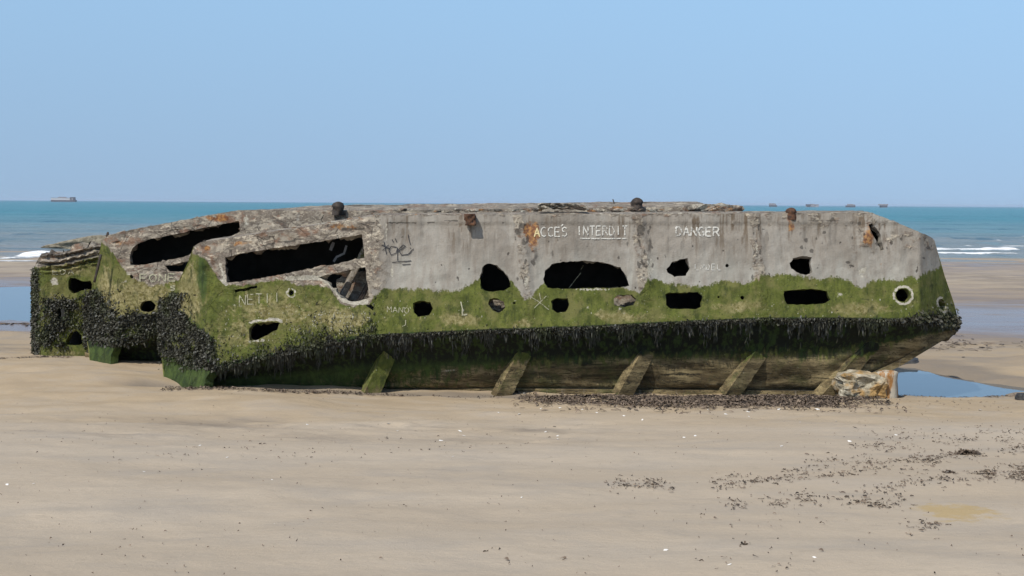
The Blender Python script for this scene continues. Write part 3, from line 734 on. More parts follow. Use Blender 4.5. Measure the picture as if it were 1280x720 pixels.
    for cx, cy, rx, ry in PITS: dk = np.maximum(dk, 1.0 * blob(U, V, cx, cy, rx, ry))
    for cx, cy, rx, ry in ((690, 317, 3.5, 9), (767, 297, 3, 6), (909, 332, 5, 4), (875, 308, 3, 3), (906, 301, 5, 4), (670, 320, 6, 16), (798, 294, 3, 12), (812, 305, 4, 24), (784, 306, 4, 14), (960, 298, 3, 12), (1000, 292, 4, 5), (1020, 276, 20, 2), (1045, 290, 8, 2), (1040, 276, 30, 1.6), (650, 290, 4, 20), (668, 330, 4, 10), (700, 280, 60, 1.4)):
        dk = np.maximum(dk, .62 * blob(U, V, cx, cy, rx, ry))
    m['dark'] = dk
    rg = sst(482, 455, U) * .75
    rg = np.maximum(rg, .62 * sst(500, 470, U) * sst(380, 355, V))
    rg = np.maximum(rg, .54 * bandA(U, V)); rg = np.maximum(rg, .46 * sst(274, 269, V))
    rg = np.maximum(rg, .46 * sst(1030, 1080, U) * sst(345, 300, V)); rg = np.maximum(rg, .40 * sst(930, 960, U) * sst(300, 280, V))
    m['rough'] = rg
    return m
A.masks = masksA
def insetA(u): return np.interp(u, [199, 262, 330, 600, 1000, 1100, 1198], [.35, .72, .78, .62, .56, .5, .22])
A.inset = insetA
A.lowrange = (258, 1198)
def lowA(U, T):
    m = zero(U)
    m['tan'] = np.interp(T, [0, .30, .5, .7, 1], [0, .0, .6, .95, .95]) + np.interp(U, [262, 480, 560, 760, 1100], [-.75, -.5, -.3, .0, .12])
    m['weed'] = np.interp(T, [0, .3, .5, .7, 1], [1, .9, .5, .05, -.1]) + np.interp(U, [262, 480, 700, 1100], [.02, .05, 0, -.1])
    m['algae'] = np.full(U.shape, .9); m['slime'] = sst(760, 600, U) * .75
    m['pale'] = .6 * blob(U, T, 560, .62, 20, .05) + .5 * blob(U, T, 1140, .5, 25, .1); m['dark'] = .9 * blob(U, T, 730, .52, 14, .06) + .6 * blob(U, T, 850, .72, 60, .03)
    return m
A.lowmasks = lowA

BASE = (-.2, 22.8, 0)
pa = empty('concrete_pontoon', BASE, label='long near concrete pontoon with green algae band, dark holes and white painted warning', cat='pontoon', group='wrecked concrete pontoons'); pa['base'] = BASE
build_hull(A, pa)

# lettering and graffiti
ribbon(word('CCES', 676, 709, 284, 295.5, .0) + [[(704, 280.5), (701.5, 282.8)]], depA, dispA, 1.5, pa, 'warning_lettering', M_WHITE)
ribbon(word('A', 668, 674.5, 285, 296), depA, dispA, 1.7, pa, 'warning_lettering', M_YELP)
ribbon(word('INTERDIT', 721, 784, 282.5, 294, .0, .35) + [[(725, 298), (758, 298.3), (783, 298)]], depA, dispA, 1.5, pa, 'warning_lettering', M_WHITE)
ribbon(word('DANGER', 845, 899, 283.5, 294.5, .012, .28), depA, dispA, 1.9, pa, 'warning_lettering', M_WHITE)
ribbon(word('LMDEL', 869, 901, 330, 337.5, 0, .55), depA, dispA, .85, pa, 'scratched_lettering', M_WHITE)
ribbon(word('NETI', 299, 338, 369, 381, -.08, .3), depA, dispA, 1.05, pa, 'scratched_lettering', M_CHALK)
ribbon(word('MANO', 484, 511, 383, 390, .06, .35), depA, dispA, .8, pa, 'scratched_lettering', M_CHALK)
ribbon([[(507, 400), (507, 406), (503, 408)]], depA, dispA, .9, pa, 'scratched_lettering', M_CHALK)
ribbon([[(346, 366), (346, 377)]], depA, dispA, .9, pa, 'scratched_lettering', M_CHALK)
ribbon([[(663, 371), (672, 376), (686, 387)], [(683, 370), (668, 385)], [(674, 366), (676, 376)]], depA, dispA, .8, pa, 'scratched_lettering', M_CHALK)
ribbon([[(576, 377), (578, 386), (578, 394), (584, 393)]], depA, dispA, 1.7, pa, 'scratched_lettering', M_CHALK)
ribbon([[(477, 306), (487, 311)], [(480, 302), (483, 318)], [(478, 313), (486, 306)],
        [(496, 309), (489, 308), (486, 313), (489, 319), (495, 316), (497, 309), (497, 326)],
        [(497, 315), (507, 308), (504, 306), (498, 312), (502, 319), (510, 318), (517, 311)],
        [(490, 299), (492, 303)], [(494, 298), (496, 303)], [(510, 293), (513, 306)], [(512.5, 309.5), (513.5, 310.5)],
        [(490, 328), (514, 326)], [(503, 331), (513, 330)]], depA, dispA, .95, pa, 'black_graffiti', M_BLACKP)

def bar(p, q, w, t, rot=0, taper=1.0, seg=14, rough=.02, seed=0):
    """rough beam between two points"""
    p = np.array(p, float); q = np.array(q, float); d = q - p; L = np.linalg.norm(d); d /= L
    a = np.cross(d, [0, 1, 0]); a /= np.linalg.norm(a); b = np.cross(d, a)
    a, b = a * math.cos(rot) + b * math.sin(rot), -a * math.sin(rot) + b * math.cos(rot)
    prof = []
    for sx_, sy_, ex, ey in ((-1, -1, 1, -1), (1, -1, 1, 1), (1, 1, -1, 1), (-1, 1, -1, -1)):
        for j in range(5): prof.append((sx_ + (ex - sx_) * j / 5, sy_ + (ey - sy_) * j / 5))
    V = []
    for i in range(seg + 1):
        k = i / seg; s_ = 1 + (taper - 1) * k
        for (x_, y_) in prof:
            n_ = 1 + rough / max(w, .05) * 2 * (float(vn(i * .9 + x_ * 2 + seed, y_ * 2 + i * .3, seed)) - .5)
            r_ = 1
            V.append((p + d * L * k + a * x_ * w / 2 * s_ * n_ * r_ + b * y_ * t / 2 * s_ * n_ * r_).tolist())
    m_ = len(prof); Fc = []
    for i in range(seg):
        for j in range(m_): Fc.append([i * m_ + j, i * m_ + (j + 1) % m_, (i + 1) * m_ + (j + 1) % m_, (i + 1) * m_ + j])
    Fc.append(list(range(m_))[::-1]); Fc.append([seg * m_ + j for j in range(m_)])
    return V, Fc

def low_pt(u, t, proud=0):
    v0 = chv(A, u); v1 = np.interp(u, [p[0] for p in A.bottom], [p[1] for p in A.bottom])
    ins = np.interp(t, [0, .38, 1], [0, .58, 1.0])
    return at(np.asarray(u, float), v0 + (v1 - v0) * t, 22.0 + insetA(u) * ins - proud + bowA(u, v0))

for i, (ut, vt, ub, vb, gr, tn) in enumerate(((498, 412, 459, 499, 0, 0), (671, 404, 624, 499, .7, .3), (828, 400, 776, 496, .9, .45), (978, 396, 909, 496, .8, .45), (1118, 394, 1024, 502, .85, .5))):
    p = at(np.array(ut * 1.0), np.array(vt * 1.0), 22.50); q = at(np.array(ub * 1.0), np.array(vb * 1.0), 22.40)
    V, Fc = bar(p, q, .23, .22, -.36, 1.12, 30, .016, i)
    z = np.array(V)[:, 2]; A_ = {k: np.zeros(len(V)) for k in ATT}
    A_['algae'] = np.full(len(V), 1.0); A_['tan'] = sst(gr * .9 + .05, gr * .9 - .35, z) * 1.0 if i else sst(.25, 0, z) * .5; A_['weed'] = sst(.55, .80, z) * (.95 if i else .55); A_['warm'] = np.full(len(V), .3); A_['dark'] = .45 * sst(.4, .7, fbm(z * 6 + i, np.array(V)[:, 0] * 7, 3, 40 + i))
    A_['weed'] = A_['weed'] + .35 * sst(.5, .75, fbm(z * 3 + i * 3, np.array(V)[:, 0] * 4, 3, 45))
    mesh('strut', V, Fc, M_HULL, pa, A_).modifiers.new('crisp_edges', 'EDGE_SPLIT').split_angle = math.radians(35)

# inside the broken bow: braces, bulkhead, rubble packed behind two portholes
def prism(pts, d0, d1, mat, parent, name, masks=None, nstep=5):
    U, V, Fc = sheet(pts, [], nstep, .5)
    a = at(U, V, np.full(U.shape, d0) - (fbm(U / 4, V / 4, 3, 44) - .5) * .08)
    A_ = {k: np.zeros(len(U)) for k in ATT}
    for k, v in (masks or {}).items(): A_[k][:] = v
    o = mesh(name, a, Fc, mat, parent, A_); solidify(o, d1 - d0); return o
prism([(420, 352), (430, 343), (470, 336), (470, 384), (440, 384), (424, 374)], 22.75, 22.9, M_HULL, pa, 'bulkhead', {'rough': .6, 'warm': .6, 'algae': .35})
V, Fc = bar(at(np.array(424.), np.array(378.), 22.6), at(np.array(458.), np.array(308.), 22.6), .1, .1, .2, 1, 10, .03, 3)
mesh('brace', V, Fc, M_HULL, pa, {**{k: np.zeros(len(V)) for k in ATT}, 'rough': np.full(len(V), .5), 'algae': np.full(len(V), .4)})
V, Fc = bar(at(np.array(447.), np.array(380.), 22.5), at(np.array(468.), np.array(342.), 22.5), .07, .07, .2, 1, 8, .03, 3)
mesh('brace', V, Fc, M_DARKIRON, pa)
for pts in ([(604, 368), (637, 368), (637, 396), (604, 396)], [(770, 362), (802, 364), (802, 388), (775, 388), (762, 384)]):
    prism(pts, 22.42, 22.6, M_HULL, pa, 'rubble_fill', {'rough': .75, 'warm': .2}, 2.5)
ribbon([[(729, 332), (726, 337)], [(726, 341), (711, 360)]], lambda u, v: 22.5 + 0 * u, lambda u, v: 0 * u, .7, pa, 'hanging_wire', M_CHALK, proud=0)
ribbon([[(417, 303), (413, 313)]], lambda u, v: 22.9 + 0 * u, lambda u, v: 0 * u, 4, pa, 'peeling_plaster', mat_simple('grey_plaster', (.2, .2, .2), (.3, .3, .3)), proud=0)
ribbon([[(433, 307), (430, 317), (421, 321), (417, 327)]], lambda u, v: 22.9 + 0 * u, lambda u, v: 0 * u, 2.6, pa, 'peeling_plaster', bpy.data.materials['grey_plaster'], proud=0)

def lathe(c, prof, n=14, jit=.08, seed=0, sq=(1, 1)):
    V = []; Fc = []
    for i, (r, z) in enumerate(prof):
        for j in range(n):
            a = 2 * math.pi * j / n; k = 1 + jit * 2 * (float(vn(j * .8 + seed, i * .9, seed)) - .5)
            V.append([c[0] + r * k * math.cos(a) * sq[0], c[1] + r * k * math.sin(a) * sq[1], c[2] + z])
    for i in range(len(prof) - 1):
        for j in range(n): Fc.append([i * n + j, i * n + (j + 1) % n, (i + 1) * n + (j + 1) % n, (i + 1) * n + j])
    Fc.append([(len(prof) - 1) * n + j for j in range(n)])
    return V, Fc
BOL = [(.105, -.04), (.11, .03), (.1, .06), (.1, .10), (.115, .13), (.11, .16), (.085, .195), (.045, .22), (.012, .228)]
c = at(np.array(989.), np.array(271.), 22.3); V, Fc = lathe(c, [(r * .8, z * .75 - .02) for r, z in BOL], 14, .2, 3); mesh('bollard', V, Fc, M_RUST, pa)
# mooring lug on the wall
c = at(np.array(588.), np.array(274.), 22.17)
V, Fc = bar(c + np.array([0, 0, .09]), c + np.array([0, 0, -.10]), .17, .2, 0, .9, 6, .05, 4); mesh('mooring_lug', V, Fc, M_RUST, pa)

# seaweed along the chine of the near pontoon
def nrm(a): a = np.array(a, float); return a / np.linalg.norm(a)
def scatter(n, box, wf):
    """n survey points inside a box, kept with probability wf(u, v)"""
    out = []; got = 0
    while got < n:
        u = RNG.uniform(box[0], box[1], 20000); v = RNG.uniform(box[2], box[3], 20000)
        k = RNG.random(20000) < wf(u, v); out.append(np.stack([u[k], v[k]], -1)); got += int(k.sum())
    return np.concatenate(out)[:n]
def polyw(P, soft=2.5, holes=()):
    def w(u, v):
        k = np.where(inpoly(u, v, P), 1, np.exp(-pdist(u, v, P) / soft))
        for h in holes: k = np.where(sdist(u, v, h) < 2, 0, k)
        return k
    return w
def anchors(uv, dep, umin, lift=.05):
    uu = np.maximum(uv[:, 0], umin); return at(uu, uv[:, 1], dep(uu, uv[:, 1]) - RNG.uniform(0, lift, len(uu)))
# hanging fringe just under the chine, thick in clumps and thin between them
u = RNG.uniform(262, 1197, 26000)
clump = sst(.38, .68, fbm(u / 7, u * 0 + 3, 3, 4))
t = RNG.beta(1.0, 3.2, u.size) * np.interp(u, [262, 470, 700, 1200], [.6, .5, .36, .32]) * (.3 + .7 * clump) + .01
k = RNG.random(u.size) < (.06 + .94 * clump) * np.interp(u, [262, 480, 1198], [.62, .5, .42])
u = u[k]; t = t[k]
P_ = low_pt(u, t, .0)
a1 = fronds(P_, np.tile(nrm((0, -.3, -.6)), (len(u), 1)), RNG.uniform(.03, .085, len(u)) * np.where(RNG.random(len(u)) < .12, 1.8, 1), .013, 1, .28, RNG.random(len(u)) ** np.where(t < .15, 1.0, 2.0))
def wchine(u, v):
    q = chv(A, u) - v; sc_ = np.where(u > 470, 1.2, 7.5) * (.3 + 1.4 * fbm(u / 9, u * 0, 2, 8))
    k = np.where(q > 0, np.exp(-q / sc_), 0) * np.where(u > 470, .35, 1)
    return np.where(sdist(u, v, A.holes[4]) < 2, 0, k)
uv = scatter(2600, (264, 1190, 370, 462), wchine)
a2 = clutter(anchors(uv, depA, 199.5, .02), np.tile((0, -1, -.3), (len(uv), 1)), .032)
uv = scatter(5200, (262, 1196, 396, 466), lambda u, v: np.where((v > chv(A, u) - 1) & (v < chv(A, u) + 2.2 + 5 * fbm(u / 8, u * 0, 3, 14)), .25 + fbm(u / 6, u * 0, 3, 15), 0))
tt_ = np.clip((uv[:, 1] - chv(A, uv[:, 0])) / 85, 0, 1)
a5 = clutter(low_pt(uv[:, 0], tt_, .015), np.tile((0, -.6, -.4), (len(uv), 1)), .032)
POLYW = [(196, 402), (205, 386), (218, 368), (222, 392), (236, 408), (248, 418), (262, 432), (266, 462), (258, 452), (240, 450), (222, 440), (202, 436), (197, 425)]
pw_ = polyw(POLYW, 4.5)
uv = scatter(9500, (192, 270, 365, 462), lambda u, v: pw_(u, v) * (.12 + .88 * sst(.36, .56, fbm(u / 11, v / 11, 4, 101))))
a3 = clutter(anchors(uv, depA, 199.5, .035), np.tile(nrm((-.7, -.7, 0)), (len(uv), 1)), .038)
uv = scatter(1300, (1110, 1199, 370, 410), lambda u, v: np.where(v < chv(A, u), np.exp(-(chv(A, u) - v) / (1 + 3.5 * sst(1110, 1195, u))), 0) * sst(1100, 1185, u))
a4 = clutter(anchors(uv, depA, 199.5, .04), np.tile(nrm((.3, -.8, -.3)), (len(uv), 1)), .05)
V, Fc, T = merge(a1, a2, a3, a4, a5)
tag(mesh('seaweed', V, Fc, M_WEED, pa, {'tint': T}), kind='stuff')
# pale specks of barnacle on the bow wall
def specks(uv, holes, dep, disp, mat, parent, name, s0, s1):
    ok = np.ones(len(uv), bool)
    for h in holes: ok &= sdist(uv[:, 0], uv[:, 1], h) > 1.5
    uv = uv[ok]; C_ = at(uv[:, 0], uv[:, 1], dep(uv[:, 0], uv[:, 1]) - disp(uv[:, 0], uv[:, 1]) - .002)
    V = []; Fc = []
    for c in C_:
        r = RNG.uniform(s0, s1) * (1 if RNG.random() > .1 else 2); b = len(V); a0 = RNG.uniform(0, 6); st = RNG.uniform(.7, 2.2)
        for rr, yy in ((1, 0), (.55, -.6)):
            for j in range(6):
                a = a0 + j * math.pi / 3; V.append([c[0] + r * rr * math.cos(a), c[1] + yy * r, c[2] + r * rr * math.sin(a) * st])
        for j in range(6): Fc.append([b + j, b + (j + 1) % 6, b + 6 + (j + 1) % 6, b + 6 + j])
        Fc.append([b + 6 + j for j in range(6)])
    return tag(mesh(name, V, Fc, mat, parent), kind='stuff')
M_BARN = mat_simple('pale_barnacle', (.22, .21, .13), (.36, .34, .26), 20)
uv = np.concatenate([scatter(130, (385, 467, 382, 418), lambda u, v: sst(.35, .7, fbm(u / 9, v / 6, 3, 31)) * sst(380, 390, v)),
                     scatter(110, (268, 440, 382, 440), lambda u, v: sst(.45, .7, fbm(u / 9, v / 6, 3, 37)) * (v < chv(A, u) - 6)),
                     scatter(50, (470, 1150, 374, 398), lambda u, v: sst(.5, .75, fbm(u / 14, v / 6, 3, 39)))])
specks(uv, A.holes, depA, dispA, M_BARN, pa, 'barnacles', .004, .010)

# ================================================================== far pontoon
B = Hull()
B.step = 3.2; B.th = .15; B.yfar = 26.3; B.deckrough = .05; B.camber = .0; B.tilt = .1
B.deckalgae = [(120, .3), (170, .0), (1200, 0)]
B.top = [(128, 301), (136, 294), (170, 286), (215, 278), (260, 269), (298, 263), (350, 263), (420, 263.5), (480, 263), (560, 262), (680, 260.5), (780, 259.5), (885, 258.5), (905, 262), (930, 269), (936, 274)]
B.chine = [(106, 402), (148, 425), (205, 412), (260, 410), (470, 405), (800, 394), (940, 392), (962, 398)]
B.bottom = [(106, 446), (138, 457), (205, 456), (800, 458), (900, 456), (962, 402)]
B.silL = [(128, 301), (124, 320), (119, 350), (110, 380), (106, 402), (110, 430), (113, 452)]
B.silR = [(936, 274), (945, 320), (955, 370), (962, 398)]
B.outline = B.top + [(945, 320), (955, 370), (962, 398), (940, 392), (800, 394), (470, 405), (260, 410), (205, 412), (149, 425), (140, 440), (138, 457), (125, 456), (113, 452), (110, 430), (106, 402), (110, 380), (119, 350), (124, 320)]
B.holes = [
 [(163, 331), (162.5, 319), (166, 310), (172, 304.5), (187, 299), (224, 291.7), (260, 284), (299, 276), (300, 290), (270, 304), (253, 312), (230, 321), (197, 328), (170, 332)],
 [(206, 333), (247, 324), (262, 322), (258, 336), (239, 340), (212, 339)],
 ell(184.5, 383, 10, 7.4, 12, -.15), ell(164.5, 346, 2.2, 2.6, 8)]
def ueB(v): return np.interp(v, [293, 340, 400, 457], [137, 146, 150, 138])
def bowB(u, v): return (np.clip(ueB(v) - u, 0, 200) + np.clip(u - 925, 0, 200)) / 70 * 1.5
B.bow = bowB
def depB(u, v):
    u = np.asarray(u, float); v = np.asarray(v, float)
    return 24.62 + np.clip(chv(B, u) - v, 0, 400) / 70 * .12 + bowB(u, v)
B.depth = depB
def dispB(U, V): return sizes(U, V, 1.1) + sst(330, 300, U) * (fbm(U / 13, V / 9, 4, 83) - .5) * .09 * sst(360, 330, V)
B.disp = dispB
def masksB(U, V):
    m = zero(U)
    td = np.interp(U, [105, 125, 142, 150, 160, 172, 190, 205, 225, 250], [308, 300, 318, 330, 342, 352, 358, 356, 350, 345])
    m['algae'] = np.clip(.5 + (V - td) / 12, 0, 1.6)
    m['warm'] = np.clip(.85 * blob(U, V, 185, 365, 45, 30) + .9 * blob(U, V, 132, 360, 10, 30) + .5 * blob(U, V, 150, 385, 30, 20), 0, 1)
    m['weed'] = np.maximum(sst(392, 402, V) * sst(440, 428, V), sst(398, 408, V) * sst(140, 150, U))
    m['weed'] = np.maximum(m['weed'], sst(16, 8, pdist(U, V, [(108, 375), (112, 400), (135, 415), (205, 408)], False)))
    m['slime'] = np.clip(sst(420, 435, V) * sst(150, 140, U), 0, 1)
    m['weed'] *= np.where(V < 425, .35 + .65 * sst(.36, .54, fbm(U / 11, V / 11, 4, 102)), 1)
    m['rust'] = .95 * blob(U, V, 272, 272, 18, 6) + .55 * blob(U, V, 225, 285, 20, 4) + .6 * blob(U, V, 150, 304, 10, 5) + .5 * blob(U, V, 895, 258, 12, 6)
    m['rough'] = np.full(U.shape, .72)
    m['pale'] = np.maximum(.6 * blob(U, V, 308, 275, 6, 16), np.maximum(.55 * blob(U, V, 193, 336, 14, 7), .7 * blob(U, V, 893, 258, 18, 5)))
    for cx, cy in ((160, 342), (155, 352), (232, 330)): m['pale'] = np.maximum(m['pale'], .6 * blob(U, V, cx, cy, 6, 4))
    m['dark'] = .6 * blob(U, V, 430, 272, 60, 2) + .5 * blob(U, V, 240, 292, 30, 3)
    return m
B.masks = masksB
B.inset = lambda u: np.interp(u, [106, 148, 962], [.35, .7, .3])
B.lowrange = (142, 962)
def lowB(U, T):
    m = zero(U); m['weed'] = np.interp(T, [0, .7, 1], [1, .9, .6]); m['algae'][:] = .9; m['tan'] = np.interp(T, [0, .8, 1], [0, 0, .4]); return m
B.lowmasks = lowB
BASE = (-2, 25.4, 0)
pb = empty('concrete_pontoon', BASE, label='farther concrete pontoon behind the long one, its broken bow standing left with two slanted openings', cat='pontoon', group='wrecked concrete pontoons'); pb['base'] = BASE
build_hull(B, pb)
ribbon(word('FONE', 175, 219, 343, 352, -.02, .35) + word('S', 213, 219, 357, 363), depB, dispB, 1.6, pb, 'scratched_lettering', M_CHALK)
for i, (uu, vv) in enumerate(((423, 266.5), (796, 261.5))):
    c = at(np.array(uu * 1.), np.array(vv * 1.), 24.8); V, Fc = lathe(c, [(r * .98, z * .93) for r, z in BOL], 14, .25, i + 5); mesh('bollard', V, Fc, M_DARKIRON, pb)
V, Fc = bar(at(np.array(768.), np.array(254.5), 25.2), at(np.array(766.), np.array(249.), 25.2), .02, .02, 0, 1, 4, .0, 1); mesh('iron_stub', V, Fc, M_DARKIRON, pb)
V, Fc = bar(at(np.array(134.), np.array(296.), 25.0), at(np.array(135.), np.array(290.), 25.0), .05, .04, 0, .6, 4, .0, 1); mesh('iron_stub', V, Fc, M_DARKIRON, pb)
PW = [(104, 404), (108, 372), (120, 366), (132, 388), (148, 396), (170, 398), (205, 392), (208, 420), (180, 418), (150, 424), (140, 428), (118, 420), (105, 416)]
pw_ = polyw(PW, 4.5, B.holes)
uv = scatter(8500, (102, 215, 360, 432), lambda u, v: pw_(u, v) * (.12 + .88 * sst(.36, .56, fbm(u / 11, v / 11, 4, 102))))
b1 = clutter(anchors(uv, depB, 107, .035), np.tile(nrm((-.5, -.8, 0)), (len(uv), 1)), .04)
V, Fc, T = b1
tag(mesh('seaweed', V, Fc, M_WEED, pb, {'tint': T}), kind='stuff')

# ================================================================== low stub
Cc = Hull()
coutline = [(40, 350), (41, 338), (45, 330), (52, 326), (52, 318), (75, 317), (100, 313), (122, 306), (150, 304), (185, 304), (185, 452), (45, 449), (41, 430), (40, 390)]
choles = [[(85, 352), (88, 347), (95, 348), (103, 352), (114, 351), (115, 361), (105, 363), (92, 367), (86, 362)], [(73, 388), (78, 384), (81, 386), (81, 396), (74, 397)], [(83, 425), (88, 416), (96, 413), (102, 419), (103, 430), (92, 432), (83, 431)]]
def dispC(U, V):
    U = np.asarray(U, float); V = np.asarray(V, float)
    tt = V - (np.interp(U, [45, 75, 122, 185], [325, 324, 313, 311]))
    led = .07 * np.sin(np.clip(tt, -8, 18) / 7.0 * 2 * math.pi) * sst(20, 12, tt)
    return sizes(U, V, 1.6) + led + (fbm(U / 10, V / 4, 3, 12) - .5) * .08 * sst(22, 8, tt)
def depC(u, v):
    u = np.asarray(u, float); return 26.95 + np.clip(58 - u, 0, 60) ** 2 / 18 ** 2 * .55
def masksC(U, V):
    m = zero(U); tt = V - (np.interp(U, [45, 75, 122, 185], [325, 324, 313, 311]))
    m['algae'] = np.clip(.5 + (tt - 8) / 10, .3, 1.3)
    m['warm'] = np.clip(.75 * blob(U, V, 85, 335, 40, 14) + .6 * blob(U, V, 75, 375, 25, 18) + .6 * blob(U, V, 85, 442, 40, 6), 0, 1)
    m['rough'] = np.full(U.shape, .6)
    m['dark'] = .75 * sst(2.5, 1, pdist(U, V, [(46, 332), (75, 330), (100, 327), (122, 322)], False)) + .8 * sst(3, 1, pdist(U, V, [(52, 319), (80, 319), (100, 316), (122, 309)], False))
    m['pale'] = .8 * blob(U, V, 68, 352, 7, 7)
    m['weed'] = .9 * sst(.42, .56, fbm(U / 20, V / 20, 3, 6)) * sst(365, 385, V) * sst(440, 425, V)
    m['weed'] = np.maximum(m['weed'], sst(52, 44, U) * sst(330, 345, V))
    return m
BASE = (-8.8, 27.6, 0)
pc = empty('concrete_stub', BASE, label='low weed covered pontoon stub with three small holes, leftmost of the wreck', cat='pontoon', group='wrecked concrete pontoons'); pc['base'] = BASE
U, V, Fc = sheet(coutline, choles, 2.6, .8, .6)
o = mesh('side_wall', at(U, V, depC(U, V) - dispC(U, V)), Fc, [M_HULL, M_IN], pc, masksC(U, V)); solidify(o, .15)
# box behind it
tl = [(40, 350), (45, 330), (52, 318), (75, 317), (100, 313), (122, 306), (150, 304), (185, 304)]
tu = np.array([p[0] for p in tl], float); tv = np.array([p[1] for p in tl], float)
nr_ = at(tu, tv, depC(tu, tv) + .05); V_ = np.concatenate([nr_ + np.array([0, 1.8 * r / 5, (.02 if r == 0 else 0) + .03 * math.sin(r)]) for r in range(6)])
A_ = {k: np.zeros(len(V_)) for k in ATT}; A_['rough'][:] = .6; A_['dark'][:] = .45
solidify(mesh('deck', V_, grid_faces(6, len(tl)), [M_HULL, M_IN], pc, A_), .12)
bt = nr_ + np.array([0, 1.8, 0]); V_ = np.concatenate([np.stack([bt[:, 0], bt[:, 1] + .03 * r, bt[:, 2] * (1 - r / 5) + -.15 * r / 5], -1) for r in range(6)])
A_ = {k: np.zeros(len(V_)) for k in ATT}; A_['algae'][:] = .9; A_['weed'][:] = .4
solidify(mesh('back_wall', V_, grid_faces(6, len(tl)), [M_HULL, M_IN], pc, A_), .12)
for sil, fl in (([(40, 350), (40, 380), (41, 430), (43, 452)], True), ([(185, 304), (185, 350), (185, 400), (185, 452)], False)):
    su = np.array([p[0] for p in sil], float); sv = np.array([p[1] for p in sil], float); fr = at(su, sv, depC(su, sv)); V_ = np.concatenate([fr + np.array([0, (27.0 + 1.78 - fr[0, 1]) * r / 4, 0]) for r in range(5)])
    A_ = {k: np.zeros(len(V_)) for k in ATT}; A_['algae'][:] = .9; A_['weed'][:] = .6
    solidify(mesh('end_wall', V_, grid_faces(5, 4, fl), [M_HULL, M_IN], pc, A_), .1)
ribbon(word('EDA', 66, 92, 337, 343, -.02, .4), depC, dispC, 1.0, pc, 'scratched_lettering', M_CHALK)
def wC(u, v):
    k = masksC(u, v)['weed'] * .55; k = np.maximum(k, .10 * (v > 372) * (v < 425))
    for h in choles: k = np.where(sdist(u, v, h) < 1.5, 0, k)
    return k
uv = scatter(5200, (38, 124, 325, 445), wC)
V, Fc, T = clutter(anchors(uv, depC, 40.5), np.tile(nrm((-.4, -.8, 0)), (len(uv), 1)), .04)
tag(mesh('seaweed', V, Fc, M_WEED, pc, {'tint': T}), kind='stuff')
V, Fc = bar(at(np.array(126.), np.array(318.), 24.7), at(np.array(118.), np.array(353.), 24.7), .04, .04, 0, .9, 8, .01, 2)
mesh('iron_bar', V, Fc, M_DARKIRON, pb)

# ================================================================== loose things
def rock(c, rx, ry, rz, seed, amp=.25, n=3):
    bm = bmesh.new(); bmesh.ops.create_icosphere(bm, subdivisions=n, radius=1)
    V = np.array([v.co[:] for v in bm.verts]); Fc = [[v.index for v in f.verts] for f in bm.faces]; bm.free()
    k = 1 + amp * 2 * (fbm(V[:, 0] * 1.6 + seed, V[:, 1] * 1.6 + V[:, 2] * 1.3, 3, seed) - .5) + amp * .8 * (fbm(V[:, 2] * 4 + seed, V[:, 0] * 4 + V[:, 1] * 3, 2, seed + 3) - .5)
    q = np.sign(V) * np.abs(V) ** .62
    return q * k[:, None] * np.array([rx, ry, rz]) + np.array(c), Fc

# conglomerate block under the stern
def mat_block():
    s = N('shell_crusted_concrete')
    vc = s.voro(11, None, 'F1', 1); vd = s.voro(11, None, 'F1', 0)
    sp = s.n('ShaderNodeSeparateColor'); s.l(vc, sp.inputs[0])
    a = s.noise(9, 6, .7); b = s.noise(2.5, 5, .6)
    c = s.mix(s.rng(a, .35, .65), (.22, .185, .12), (.46, .42, .33))
    c = s.mix(s.mth('MULTIPLY', s.rng(s.mth('ADD', b, s.mth('MULTIPLY', a, .4)), .63, .78), .85), c, (.33, .19, .055))
    c = s.mix(s.mth('MULTIPLY', s.rng(sp.outputs[0], .55, .6), s.rng(vd, .045, .025)), c, (.5, .47, .4))
    c = s.mix(s.mth('MULTIPLY', s.rng(sp.outputs[1], .7, .75), s.rng(vd, .06, .03)), c, (.05, .045, .04))
    h = s.mth('SUBTRACT', s.mth('MULTIPLY', a, 1.6), s.mth('MULTIPLY', vd, 1.2))
    return s.done(c, .85, s.bump(h, .8, .04))
def mat_drum():
    s = N('rust_streaked_drum'); a = s.noise(1, 6, .65, s.co((9, 9, 1.5))); b = s.noise(14, 5, .6)
    c = s.mix(s.rng(a, .47, .6), (.38, .34, .27), (.27, .13, .04)); c = s.mix(s.rng(b, .6, .7), c, (.08, .045, .025))
    return s.done(c, .8, s.bump(b, .6, .02))
MB_, MD_ = mat_block(), mat_drum()
c = at(np.array(1085.), np.array(498.), 21.95); BASE = tuple(c)
bl = empty('concrete_block', BASE, label='rust stained lump of broken concrete under the raised stern beside the tide pool', cat='rubble block'); bl['base'] = BASE
c2 = at(np.array(1078.), np.array(484.), 22.0); V, Fc = rock(c2, .36, .3, .225, 4, .42, 4); V = V + .05 * np.stack([fbm(V[:, 0] * 9, V[:, 2] * 9, 3, 7) - .5, fbm(V[:, 0] * 8 + 5, V[:, 2] * 8, 3, 8) - .5, fbm(V[:, 0] * 9, V[:, 2] * 9 + 4, 3, 9) - .5], -1) * 2; mesh('lump', V, Fc, MB_, bl, smooth=False)
for k_, (uu, vv, r) in enumerate(((1057, 492, .11), (1094, 474, .09), (1086, 494, .12))):
    cc = at(np.array(uu * 1.), np.array(vv * 1.), 21.82); V, Fc = rock(cc, r, r * .8, r * .75, 20 + k_, .3, 3); mesh('stone', V, Fc, MB_, bl)
cc = at(np.array(1109.), np.array(501.), 21.95)
V, Fc = lathe(cc, [(.16, -.05), (.17, .05), (.165, .2), (.16, .33), (.17, .42), (.165, .47), (.13, .49), (.10, .46)], 22, .16, 9, (1, .9)); mesh('rusted_drum', V, Fc, MD_, bl)

